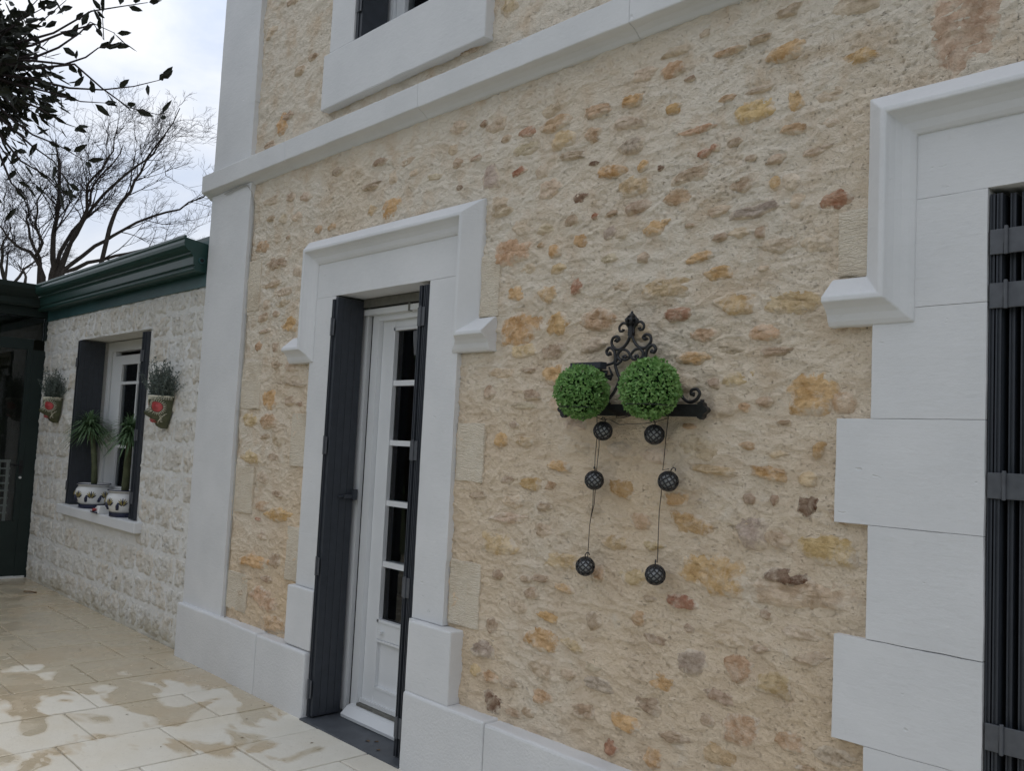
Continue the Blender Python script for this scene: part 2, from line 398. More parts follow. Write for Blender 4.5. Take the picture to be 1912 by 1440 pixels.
# ================================================================== GROUND AND TERRACE
G = .045                                    # level of the terrace
MB().add([(-250, -250, 0), (250, -250, 0), (250, 250, 0), (-250, 250, 0)], [(0, 1, 2, 3)]).build('ground', M_EARTH)
bpy.data.objects['ground']['kind'] = 'structure'
terrace = MB().box(-9.25, 1.6, -4.6, .02, -.05, G-.010).build('terrace', M_JOINT); tag(terrace, 'pale stone paved terrace, partly wet', kind='structure')
xs = [-9.2, -8.72, -8.24, -7.70, -7.22, -6.72, -6.24, -5.75, -5.28, -4.80, -4.325, -3.87, -3.43, -2.95, -2.47, -1.95, -1.45, -.95, -.45, .05, .55, 1.05, 1.55]
first = {8: -.82, 9: -.38, 10: -.70, 11: -.53, 12: -.24}
for i in range(len(xs)-1):
    y = 0.0; nxt = first.get(i, -rng.uniform(.2, .8))
    while y > -4.5:
        y1 = max(nxt, -4.5)
        if y-y1 > .05:
            g = .0045; dz = rng.uniform(-.0018, .0018); tx, ty = rng.uniform(-.0012, .0012, 2)
            p, f = rbox(xs[i]+g, xs[i+1]-g, y1+g, y-g if y < 0 else y, -.02, G+dz, .0045, .22, .0012, 5., .010)
            p[:, 2] += np.where(p[:, 2] > .02, tx*(p[:, 0]-xs[i])+ty*(p[:, 1]-y), 0)
            MB().add(p, f).build('paving_slab', M_SLAB, terrace, smooth=True)
        y = y1; nxt = y-rng.uniform(.42, .68)
        if i == 9: nxt = y-.61
        if i == 10: nxt = y-.47
        if i == 8: nxt = y-.58

# ================================================================== STONE HOUSE
house = empty('stone_house', (-2.8, 0, 0))
tag(house, 'rubble stone house with white painted dressings, string course and grey shutters', 'house')
def wall_h(x, z):
    p = np.stack([x, np.zeros_like(x), z], 1)
    q = p*np.array((1, 1, 1.5))
    a = fbm(q*4.2, 3)*.0095
    zone = np.clip(.55+1.1*noise3(q*2.3+60), .12, 1)
    b = noise3(q*14+9)*.0048+noise3(q*30+3)*.0016+zone*(noise3(q*np.array((66, 1, 66))+70)*.0022+noise3(q*np.array((44, 1, 52))+30)*.0022-np.clip(-noise3(q*np.array((58, 1, 72))+20)-.17, 0, 1)*.016)
    r = 1-np.abs(noise3(q*np.array((9, 1, 13))+40))*2; r = np.clip(r-.62, 0, 1)*.014     # trowelled ridges
    return -(a+b+r)-.002
def wall_patch(name, x0, x1, z0, z1, step, holes=(), mat=M_MORTAR, parent=None, hf=wall_h, y0=0.0):
    nx = max(2, int((x1-x0)/step)); nz_ = max(2, int((z1-z0)/step))
    gx, gz = np.meshgrid(np.linspace(x0, x1, nx+1), np.linspace(z0, z1, nz_+1))
    X, Z = gx.ravel(), gz.ravel(); Y = hf(X, Z)+y0
    co = np.stack([X, Y, Z], 1)
    i = np.arange(nx); j = np.arange(nz_); I, J = np.meshgrid(i, j); I = I.ravel(); J = J.ravel()
    cx = x0+(I+.5)*(x1-x0)/nx; cz = z0+(J+.5)*(z1-z0)/nz_
    keep = np.ones(len(I), bool)
    for (a, b, c, d) in holes: keep &= ~((cx > a) & (cx < b) & (cz > c) & (cz < d))
    I = I[keep]; J = J[keep]; w = nx+1
    f = np.stack([J*w+I, J*w+I+1, (J+1)*w+I+1, (J+1)*w+I], 1)
    me = bpy.data.meshes.new(name); me.vertices.add(len(co)); me.vertices.foreach_set('co', co.ravel())
    me.loops.add(f.size); me.loops.foreach_set('vertex_index', f.ravel().astype(np.int32))
    me.polygons.add(len(f)); me.polygons.foreach_set('loop_start', np.arange(len(f), dtype=np.int32)*4)
    me.polygons.foreach_set('loop_total', np.full(len(f), 4, np.int32)); me.polygons.foreach_set('use_smooth', np.ones(len(f), bool))
    me.materials.append(mat); me.update(); me.validate(); return link(name, me, parent)
D1 = (-4.10, -3.17, -1, 2.32); D2 = (-.90, .10, -1, 2.32)
wall = wall_patch('rubble_wall', -5.16, -.75, .25, 3.16, .0062, [D1, D2], parent=house)
wall['label'] = 'ground floor rubble wall with stones showing through rough lime mortar'
wall2 = wall_patch('rubble_wall', -5.2, -.75, 3.16, 5.0, .010, [(-3.95, -3.22, 3.68, 5.5)], parent=house)
wall2['label'] = 'upper floor rubble wall, mostly covered by mortar'
wall3 = wall_patch('rubble_wall', -.75, 2.2, .0, 5.0, .03, [D2], parent=house); wall3['label'] = 'rubble wall beyond the right hand door'
wall4 = wall_patch('rubble_wall', -5.2, 2.2, 5.0, 6.2, .05, [(-3.95, -3.22, 4, 5.6)], parent=house); wall4['label'] = 'top of the rubble wall under the eaves'

PAL = dict(o=(.80, .51, .235), m=(.72, .48, .30), y=(.82, .63, .37), Y=(.82, .59, .26), r=(.50, .23, .135), d=(.22, .11, .065), b=(.58, .43, .305), g=(.56, .46, .385), p=(.83, .68, .51), k=(.82, .575, .43))
STONES = """-2.683,2.688,0.077,0.04,r;-2.499,2.576,0.156,0.082,p;-2.322,2.504,0.078,0.051,d;-2.175,2.587,0.148,0.045,o;-2.017,2.578,0.048,0.048,o;-1.934,2.552,0.031,0.026,d;-2.062,2.504,0.146,0.07,y;-2.031,2.422,0.101,0.047,b;-2.161,2.417,0.067,0.027,b;-2.246,2.422,0.029,0.027,r;-2.365,2.427,0.067,0.056,b;-2.655,2.433,0.103,0.064,p;-2.514,2.408,0.111,0.043,p;-1.934,2.326,0.127,0.059,o;-2.163,2.342,0.067,0.049,g;-2.102,2.334,0.06,0.048,p;-2.711,2.344,0.19,0.114,m;-2.457,2.311,0.07,0.07,o;-2.317,2.329,0.072,0.059,o;-2.431,2.233,0.075,0.051,y;-2.536,2.345,0.039,0.029,m;-2.157,2.241,0.09,0.04,p;-2.001,2.226,0.057,0.047,b;-2.61,2.254,0.101,0.048,p;-2.67,2.15,0.11,0.068,o;-2.484,2.135,0.102,0.07,y;-2.327,2.143,0.066,0.072,r;-2.091,2.13,0.103,0.052,p;-1.893,2.098,0.198,0.082,y;-2.806,2.571,0.102,0.071,p;-2.773,2.523,0.13,0.04,p;-2.874,2.71,0.098,0.114,g;-1.793,2.5,0.153,0.057,b;-1.847,2.424,0.108,0.058,m;-1.591,2.425,0.095,0.058,b;-1.465,2.406,0.053,0.057,o;-1.409,2.403,0.063,0.06,p;-1.384,2.335,0.047,0.044,p;-1.529,2.326,0.18,0.057,g;-1.253,2.316,0.084,0.06,r;-1.795,2.313,0.048,0.016,b;-1.668,2.255,0.063,0.031,b;-1.59,2.259,0.082,0.035,p;-1.518,2.249,0.037,0.042,b;-1.447,2.198,0.14,0.052,p;-1.752,2.195,0.107,0.036,o;-1.677,2.131,0.126,0.059,o;-1.506,2.127,0.041,0.023,p;-1.599,2.019,0.159,0.065,o;-1.394,2.009,0.171,0.072,y;-1.834,1.999,0.111,0.048,r;-2.634,2.002,0.217,0.129,o;-2.429,2.002,0.131,0.092,o;-2.207,2.005,0.154,0.079,m;-2.224,1.91,0.126,0.053,p;-2.613,1.901,0.148,0.057,y;-2.751,1.815,0.155,0.048,p;-2.568,1.82,0.092,0.023,b;-2.426,1.802,0.124,0.077,o;-2.548,1.722,0.085,0.046,b;-2.81,1.734,0.072,0.059,b;-2.717,1.533,0.069,0.062,o;-2.568,1.532,0.098,0.051,y;-2.646,1.595,0.054,0.033,b;-2.305,1.596,0.118,0.061,p;-2.265,1.51,0.104,0.043,p;-2.598,1.675,0.146,0.033,p;-1.728,1.919,0.11,0.043,m;-1.491,1.915,0.11,0.048,m;-1.61,1.869,0.138,0.049,p;-1.761,1.841,0.135,0.051,o;-1.448,1.85,0.115,0.029,b;-1.573,1.766,0.139,0.049,y;-1.676,1.753,0.062,0.038,b;-1.314,1.718,0.163,0.133,o;-1.217,1.69,0.07,0.068,m;-1.629,1.669,0.095,0.06,p;-1.553,1.669,0.05,0.033,m;-1.487,1.687,0.057,0.029,b;-1.761,1.603,0.065,0.023,m;-1.414,1.619,0.051,0.021,b;-1.544,1.544,0.062,0.033,m;-1.434,1.519,0.074,0.032,y;-1.291,1.542,0.044,0.055,o;-1.73,1.53,0.172,0.077,p;-1.665,1.457,0.167,0.03,y;-1.457,1.468,0.111,0.021,m;-1.456,1.456,0.123,0.043,o;-1.326,1.451,0.074,0.045,y;-1.32,1.365,0.081,0.082,d;-1.756,1.269,0.174,0.068,o;-1.811,1.345,0.103,0.058,o;-1.514,1.27,0.134,0.107,g;-1.43,1.254,0.089,0.06,p;-1.252,1.247,0.177,0.097,Y;-1.67,1.117,0.227,0.148,o;-1.388,1.138,0.151,0.058,d;-1.338,1.094,0.35,0.085,p;-1.777,1,0.115,0.045,r;-1.438,1.374,0.031,0.039,b;-1.526,1.37,0.045,0.036,b;-1.458,1.009,0.035,0.035,b;-2.376,1.434,0.121,0.04,o;-2.534,1.353,0.116,0.05,o;-2.415,1.361,0.08,0.058,m;-2.667,1.365,0.075,0.037,b;-2.845,1.285,0.094,0.043,b;-2.045,1.368,0.126,0.065,o;-2.634,1.272,0.134,0.051,p;-2.446,1.269,0.074,0.035,b;-2.181,1.278,0.089,0.054,p;-2.643,1.207,0.208,0.046,p;-2.44,1.177,0.105,0.062,p;-2.716,1.092,0.234,0.088,y;-2.077,1.168,0.137,0.049,y;-2.342,1.069,0.189,0.069,y;-1.958,1.261,0.085,0.06,m;-1.978,1.059,0.141,0.063,y;-2.324,0.969,0.105,0.038,o;-2.446,0.986,0.092,0.031,b;-2.694,0.97,0.068,0.046,b;-2.534,0.973,0.057,0.027,b;-2.4,0.844,0.102,0.039,o;-2.578,0.854,0.097,0.049,p;-2.152,1.048,0.065,0.058,m;-1.899,1.176,0.083,0.035,y;-1.915,0.99,0.054,0.019,b;-2.499,0.921,0.069,0.048,b;-1.879,0.856,0.1,0.042,b;-1.745,0.914,0.04,0.025,b;-1.728,0.806,0.108,0.081,g;-1.553,0.827,0.094,0.089,m;-1.421,0.813,0.118,0.079,y;-1.471,0.902,0.065,0.027,b;-1.305,0.905,0.107,0.04,b;-1.841,0.718,0.103,0.07,o;-1.614,0.723,0.116,0.055,b;-1.533,0.634,0.124,0.088,m;-1.371,0.643,0.098,0.059,m;-1.612,0.539,0.129,0.07,y;-1.881,0.447,0.078,0.082,o;-1.9,0.627,0.106,0.067,b;-1.663,0.636,0.057,0.051,b;-1.787,0.543,0.13,0.04,b;-1.289,0.582,0.097,0.018,m;-1.588,0.902,0.092,0.039,p;-1.335,0.973,0.113,0.048,p;-2.42,0.75,0.164,0.094,o;-2.272,0.757,0.137,0.05,y;-2.762,0.649,0.16,0.078,g;-2.72,0.749,0.068,0.068,b;-2.712,0.544,0.088,0.049,m;-2.811,0.55,0.064,0.046,y;-2.597,0.542,0.097,0.053,b;-2.705,0.45,0.115,0.085,d;-2.418,0.53,0.133,0.055,m;-2.196,0.529,0.11,0.057,b;-2.131,0.646,0.134,0.052,g;-2.005,0.537,0.126,0.058,o;-2.061,0.432,0.067,0.055,r;-2.425,0.637,0.146,0.064,p;-2.288,0.645,0.063,0.041,b;-2.57,0.433,0.083,0.039,b;-2.494,0.452,0.068,0.034,b;-2.171,0.868,0.071,0.061,b;-1.957,0.917,0.08,0.055,m;-1.437,2.844,0.134,0.065,o;-1.556,2.673,0.15,0.078,Y;-1.4,2.668,0.055,0.083,o;-1.183,2.753,0.099,0.05,o;-1.76,3.008,0.048,0.029,b;-1.66,2.911,0.109,0.028,m;-1.897,2.915,0.091,0.064,m;-1.658,2.743,0.072,0.028,m;-1.286,2.66,0.089,0.044,p;-1.89,2.765,0.075,0.047,o;-1.779,2.655,0.133,0.033,m;-1.398,2.574,0.095,0.037,m;-1.743,2.566,0.056,0.037,r;-1.702,2.577,0.041,0.032,r;-1.622,2.579,0.062,0.036,b;-1.322,2.487,0.098,0.029,p;-1.467,2.488,0.069,0.03,b;-1.563,2.512,0.047,0.027,b;-1.816,2.858,0.058,0.025,b;-1.283,2.565,0.067,0.033,p;-1.524,2.742,0.106,0.023,p;-1.534,2.92,0.077,0.024,b;-2.078,2.846,0.093,0.053,o;-2.252,2.846,0.136,0.051,m;-2.485,2.851,0.156,0.058,m;-2.647,2.855,0.09,0.055,r;-2.442,2.775,0.127,0.072,y;-2.271,2.755,0.095,0.069,m;-2.652,2.778,0.152,0.055,p;-2.387,2.693,0.118,0.038,b;-2.096,2.763,0.143,0.058,p;-2.08,2.667,0.142,0.057,g;-2.264,2.635,0.053,0.023,d;-2.775,2.85,0.065,0.041,b;-2.514,2.916,0.099,0.049,p;-2.846,2.927,0.135,0.063,p;-2.55,2.66,0.073,0.078,p;-4.947,2.66,0.134,0.085,m;-4.176,2.666,0.077,0.051,m;-4.77,2.532,0.237,0.074,b;-4.553,2.147,0.188,0.097,o;-4.881,2.215,0.112,0.055,b;-4.728,2.226,0.072,0.036,b;-4.911,2.035,0.094,0.055,m;-4.718,2.021,0.071,0.072,b;-4.686,1.918,0.124,0.053,b;-4.144,2.975,0.107,0.052,b;-4.525,2.45,0.119,0.062,p;-4.648,2.349,0.176,0.054,p;-4.798,2.408,0.22,0.046,p;-4.308,2.673,0.08,0.052,m;-3.794,2.7,0.082,0.064,y;-4.647,2.674,0.071,0.027,b;-4.85,2.127,0.111,0.027,b;-3.626,2.683,0.143,0.117,o;-3.082,2.688,0.054,0.036,d;-4.744,1.712,0.148,0.109,o;-4.505,1.705,0.115,0.059,b;-4.389,1.682,0.089,0.035,b;-4.739,1.585,0.172,0.072,m;-4.968,1.589,0.183,0.075,y;-4.775,1.488,0.124,0.03,b;-4.605,1.486,0.142,0.071,p;-4.649,1.372,0.119,0.041,b;-4.518,1.805,0.347,0.047,p;-4.755,1.085,0.147,0.053,m;-4.524,1.058,0.321,0.08,o;-4.771,0.761,0.318,0.093,o;-4.557,0.788,0.138,0.079,b;-4.648,0.672,0.118,0.04,b;-4.644,0.556,0.353,0.114,m;-4.51,0.441,0.271,0.089,m;-4.91,1.367,0.231,0.073,y;-4.573,1.164,0.116,0.035,b;-4.781,1.005,0.074,0.024,r;-4.498,1.911,0.184,0.071,p;-4.814,3.4,0.121,0.125,o;-2.813,3.465,0.107,0.112,y;-2.935,2.958,0.059,0.036,b;-0.896,2.737,0.187,0.237,k;-4.649,3.697,0.116,0.055,b;-4.502,3.736,0.111,0.047,b;-4.742,3.439,0.105,0.048,b;-5.022,4.048,0.143,0.073,p;-4.805,4.167,0.122,0.05,b;-4.496,3.202,0.184,0.066,p;-4.954,3.303,0.139,0.056,b;-3.058,3.346,0.156,0.042,b"""
def stone(x, z, w, h, c, parent):
    big = max(w, h)
    nt = 40 if big > .16 else 28 if big > .08 else 18
    nr = 10 if big > .16 else 7 if big > .08 else 5
    sx, sz = rng.uniform(0, 90, 2); sq = rng.uniform(2.3, 3.6); hp = rng.uniform(.0045, .0095)+.012*min(.16, big)/.16*rng.uniform(0.1, .6)
    if c == 'p': hp *= .75
    if c == 'd': hp *= .6
    if c == 'k': hp = .007
    tilt = rng.uniform(-.05, .05); th = np.linspace(0, 2*math.pi, nt, endpoint=False)
    ct, st = np.cos(th), np.sin(th)
    nc = rng.randint(5, 9); ca_ = np.sort((np.arange(nc)+rng.uniform(-.32, .32, nc))*2*math.pi/nc+rng.uniform(0, 6)) % (2*math.pi); ca_ = np.sort(ca_)
    cr_ = rng.uniform(.86, 1.2, nc)/((np.abs(np.cos(ca_))**sq+np.abs(np.sin(ca_))**sq)**(1/sq)); pc = np.stack([np.cos(ca_)*cr_, np.sin(ca_)*cr_], 1)
    r = np.full(nt, 9.)
    for q_ in range(nc):
        a_, b_ = pc[q_], pc[(q_+1) % nc]; e_ = b_-a_; den = ct*e_[1]-st*e_[0]
        with np.errstate(all='ignore'):
            tt = (a_[0]*e_[1]-a_[1]*e_[0])/den; ss = (a_[0]*st-a_[1]*ct)/den
        ok = (tt > 0) & (ss >= -1e-6) & (ss <= 1+1e-6); r[ok] = np.minimum(r[ok], tt[ok])
    r = np.minimum(r, 1.35)
    r = r*(1+.10*noise3(np.stack([ct*1.4+sx, st*1.4+sz, th*0], 1))+.16*noise3(np.stack([ct*4+sz, st*4+sx, th*0+4], 1)))
    ang = rng.uniform(-.12, .12); ca, sa = math.cos(ang), math.sin(ang)
    rows = []; rim = []
    for k in range(1, nr+1):
        t = k/nr; lx = ct*r*t*w*.67; lz = st*r*t*h*.66
        rows.append(np.stack([x+lx*ca-lz*sa, z+lx*sa+lz*ca], 1)); rim.append(np.full(nt, t))
    P = np.concatenate([[[x, z]]]+rows); T = np.concatenate([[0]]+rim)
    base = wall_h(P[:, 0], P[:, 1])
    q = np.stack([P[:, 0]*1.0+sx, P[:, 0]*0, P[:, 1]*1.8+sz], 1)
    rough = fbm(q*13, 4, .6)*.0075*min(1, .4+big/.2)+np.abs(noise3(q*27))*.006+noise3(q*60)*.003
    cut = np.floor((P[:, 1]-z)/h*2.4+noise3(q*7)*.9)*.0055*min(1, big/.15)
    f = np.clip(1-T**4.5, 0, 1)
    y = base*.5-f*(hp*(1-(0 if c == 'k' else .9)*np.clip((P[:, 1]-z)/h*2, -1, 1))+rough+cut*.5+tilt*(P[:, 0]-x))+(1-f)*.011-.001
    V = np.stack([P[:, 0], y, P[:, 1]], 1)
    F = [(0, 1+(k+1) % nt, 1+k) for k in range(nt)]
    F = [(0, 1+k, 1+(k+1) % nt) for k in range(nt)]
    for a in range(nr-1):
        for k in range(nt):
            k2 = (k+1) % nt; F.append((1+a*nt+k, 1+(a+1)*nt+k, 1+(a+1)*nt+k2, 1+a*nt+k2))
    me = bpy.data.meshes.new('stone'); me.from_pydata(V.tolist(), [], F); me.materials.append(M_STONE)
    me.polygons.foreach_set('use_smooth', rng.rand(len(F)) < 2)
    at = me.attributes.new('rim', 'FLOAT', 'POINT'); at.data.foreach_set('value', T.astype(np.float32))
    me.update()
    j = rng.uniform(.82, 1.03); col = tuple(min(1, v*j*rng.uniform(.97, 1.03)) for v in PAL[c])
    return link('stone', me, parent, col)
for e in STONES.split(';'):
    x, z, w, h, c = e.split(','); z = float(z)
    stone(float(x), z, float(w), float(h), c, wall if z < 3.12 else wall2)
# paler stones almost lost in the mortar
placed = [(float(a.split(',')[0]), float(a.split(',')[1]), float(a.split(',')[2]), float(a.split(',')[3])) for a in STONES.split(';')]
left = 44; tries = 0
while left and tries < 6000:
    tries += 1; x, z = rng.uniform(-4.95, -1.2), rng.uniform(.5, 3.0); w, h = rng.uniform(.07, .17), rng.uniform(.035, .075)
    if -4.55 < x < -2.8 and z < 2.72: continue
    if any(abs(x-a) < (w+c)*.55 and abs(z-b_) < (h+d)*.6 for a, b_, c, d in placed): continue
    placed.append((x, z, w, h)); stone(x, z, w, h, 'p' if rng.rand() < .8 else 'b', wall); left -= 1
# dressed blocks left bare beside the painted pilaster and jambs
for x0, x1, z0, z1 in ((-5.14, -4.945, 2.26, 2.58), (-5.14, -4.85, 1.65, 1.946), (-5.14, -4.86, 1.022, 1.305), (-5.14, -4.845, .44, .663),
                       (-4.452, -4.255, 1.333, 1.63), (-4.423, -4.255, .703, .998), (-3.0, -2.819, 1.339, 1.595), (-3.0, -2.80, .715, .993), (-1.241, -1.115, 2.062, 2.27), (-2.895, -2.774, 2.063, 2.336)):
    p, f = rbox(x0, x1, -.0115, .05, z0, z1, .004, .03, .0035, 14, .012)
    MB().add(p, f).build('dressed_stone', M_DRESS, wall, smooth=True)

def sweep(name, path, prof, mat, parent, closed=False, step=.06, amp=.0012):
    """sweep profile [(u, y)] (u across, to the right of travel) along an x-z path with mitred corners"""
    path = [np.array(p, float) for p in path]; stations = []
    n = len(path)
    for i in range(n):
        d0 = path[i]-path[i-1] if i else path[1]-path[0]; d1 = path[i+1]-path[i] if i < n-1 else path[i]-path[i-1]
        d0 = d0/np.linalg.norm(d0); d1 = d1/np.linalg.norm(d1)
        n0 = np.array((d0[1], -d0[0])); n1_ = np.array((d1[1], -d1[0])); m = n0+n1_; m = m/(m@n0) if abs(m@n0) > 1e-6 else n0
        stations.append((path[i], m))
    V = []; F = []; rings = []
    for i in range(n-1):
        (pa, ma), (pb, mb) = stations[i], stations[i+1]; k = max(1, int(np.linalg.norm(pb-pa)/step))
        for t in np.linspace(0, 1, k+1):
            if i and t == 0: continue
            rings.append((pa*(1-t)+pb*t, ma*(1-t)+mb*t))
    for c, m in rings:
        for u, y in prof: V.append((c[0]+m[0]*u, y, c[1]+m[1]*u))
    np_ = len(prof)
    for i in range(len(rings)-1):
        for k in range(np_-1): F.append((i*np_+k, i*np_+k+1, (i+1)*np_+k+1, (i+1)*np_+k))
    F += [tuple(range(np_))[::-1], tuple((len(rings)-1)*np_+k for k in range(np_))]
    P = np.array(V)
    if amp: P = P+np.stack([fbm(P*8+k*31, 3) for k in range(3)], 1)*amp
    o = MB().add(P, F).build(name, mat, parent)
    # bevelled arris softness
    b = o.modifiers.new('bevel', 'BEVEL'); b.width = .004; b.segments = 2; b.limit_method = 'ANGLE'; b.angle_limit = math.radians(25)
    return o

# corner pilaster, lower and upper storeys (painted blocks)
zz = [.36, .66, .98, 1.31, 1.64, 1.97, 2.29, 2.61, 2.86, 3.085]
for a, b in zip(zz[:-1], zz[1:]): block('pilaster_block', -5.655, -5.105+rng.uniform(-.003, .003), -.034+rng.uniform(-.0005, .0005), .3, a-.0004, b+.0004, M_PAINT, house, r=.0006, chip=.002)
zz = [3.235, 3.62, 4.02, 4.36, 4.75, 5.2, 5.7, 6.2]
for a, b in zip(zz[:-1], zz[1:]): block('pilaster_block', -5.66, -5.135+rng.uniform(-.003, .003), -.034+rng.uniform(-.0006, .0006), .3, a-.0004, b+.0004, M_PAINT, house, r=.0008, chip=.004)
# string course: fascia and cavetto under it, in lengths
cuts = [-5.735, -4.62, -3.35, -2.05, -.72, .8, 2.2]
prof = [(-.012, .03), (0, -.06), (.006, -.081), (.122, -.078), (.128, -.064), (.134, -.045), (.146, -.026), (.160, -.012), (.165, .03)]
for a, b in zip(cuts[:-1], cuts[1:]): sweep('string_course', [(a, 3.236), (b-.001, 3.236)], prof, M_PAINT, house, amp=.0016)
MB().box(-5.735, -5.62, -.055, 4.5, 3.108, 3.232).build('string_course', M_PAINT, house)
# plinth blocks
def plinth(x0, x1, yf, top=.382): block('plinth_block', x0, x1, yf, .2, .0, top, M_PLINTH, house, r=.012, amp=.0016, chip=.010)
for a, b in ((-5.665, -4.905), (-4.902, -4.575), (-4.572, -4.046)): plinth(a, b, -.066-.012*(a > -5), .382+rng.uniform(-.004, .004))
for a, b in ((-3.196, -2.655), (-2.652, -1.72), (-1.718, -.82)): plinth(a, b, -.085, .384+rng.uniform(-.003, .003))
plinth(.03, 1.2, -.085)

# painted surrounds
def surround(x0, x1, right=True):
    cx = (x0+x1)/2; out = .225
    cuts = [.70, .98, 1.333, 1.64, 1.95, 2.262]
    for s in (-1, 1):
        e = x0 if s < 0 else x1
        for k, (a, b) in enumerate(zip(cuts[:-1], cuts[1:])):
            w = out+rng.uniform(-.004, .006)
            lo, hi = (e-w, e) if s < 0 else (e, e+w)
            block('jamb_block', lo, hi, -.03+rng.uniform(-.0005, .0005), .30, a-.0004, b+.0004, M_PAINT, house, r=.0006, chip=.002)
        lo, hi = (e-.262, e-.001) if s < 0 else (e+.032, e+.33)
        block('jamb_block', lo, hi, -.058 if s < 0 else -.074, .3, .384, .697, M_PAINT, house, r=.008)
        if s > 0: block('jamb_block', e, e+.034, -.045, .3, .05, .697, M_PAINT, house, r=.0006, chip=.002)
    block('lintel_block', cx-.64, cx+.64, -.03, .30, 2.2635, 2.585, M_PAINT, house, r=.0006, chip=.002)
    hood(cx)
def hood(cx):
    prof = [(0, .03), (0, -.012), (.004, -.020), (.066, -.090), (.082, -.091), (.089, -.078), (.100, -.064), (.116, -.052), (.136, -.045), (.150, -.036), (.152, .03)]
    H, zt, zb, e = .745, 2.602, 2.060, .105
    sweep('hood_mould', [(cx-H-e, zb), (cx-H, zb), (cx-H, zt), (cx+H, zt), (cx+H, zb), (cx+H+e, zb)], prof, M_PAINT, house, amp=.0010)
surround(-4.04, -3.23)
# right hand opening: long and short quoins down its left side
q = [(.384, .70, 1.12), (.702, .997, 1.22), (1.0, 1.323, 1.12), (1.325, 1.632, 1.222), (1.634, 1.95, 1.12), (1.952, 2.262, 1.12)]
for a, b, e in q: block('jamb_block', -e+rng.uniform(-.003, .003), -.812, -.031+rng.uniform(-.0006, .0006), .3, a-.0004, b+.0004, M_PAINT, house, r=.0008, chip=.004, step=.05, amp=.0016)
for a, b, e in q: block('jamb_block', -.0, e-.81, -.031, .3, a-.0004, b+.0004, M_PAINT, house, r=.003, step=.12)
block('lintel_block', -1.04, .23, -.03, .30, 2.2635, 2.585, M_PAINT, house, r=.0006, chip=.002)
hood(-.405)
# upper window surround
for a, b in ((3.66, 4.02), (4.021, 4.4), (4.401, 4.8), (4.801, 5.2)):
    block('jamb_block', -4.235, -4.0, -.05, .3, a, b, M_PAINT, house, r=.0006, chip=.002); block('jamb_block', -3.17, -2.935, -.05, .3, a, b, M_PAINT, house, r=.0006, chip=.002)
block('window_sill', -4.287, -2.905, -.056, .3, 3.335, 3.657, M_PAINT, house, r=.007, chip=.012)
block('lintel_block', -4.24, -2.93, -.05, .3, 5.201, 5.5, M_PAINT, house, r=.0006, chip=.002)

# body of the house behind the walls
b = MB(); b.box(-5.62, -5.35, .3, 7, 0, 6.2); b.box(1.9, 2.15, .0, 7, 0, 6.2); b.box(-5.62, 2.15, 7, 7.3, 0, 6.2)
b.build('side_wall', M_BODY, house)
b = MB(); b.add([(-5.95, -.45, 6.15), (2.5, -.45, 6.15), (2.5, 3.5, 7.6), (-5.95, 3.5, 7.6), (-5.95, 7.6, 6.15), (2.5, 7.6, 6.15)], [(0, 1, 2, 3), (3, 2, 5, 4), (0, 3, 4), (1, 5, 2)])
b.build('roof', M_ROOF, house)
b = MB(); b.box(-5.3, 1.9, .31, 6.8, 2.75, 2.95); b.box(-5.3, 1.9, 3.4, 3.5, 0, 2.75); b.box(-5.3, 1.9, .31, 3.4, -.02, .03)
b.box(-1.9, -1.8, .31, 3.4, 0, 2.75); b.box(-5.3, 1.9, 2.6, 2.7, 2.95, 6)
b.build('inner_room', M_ROOM, house)

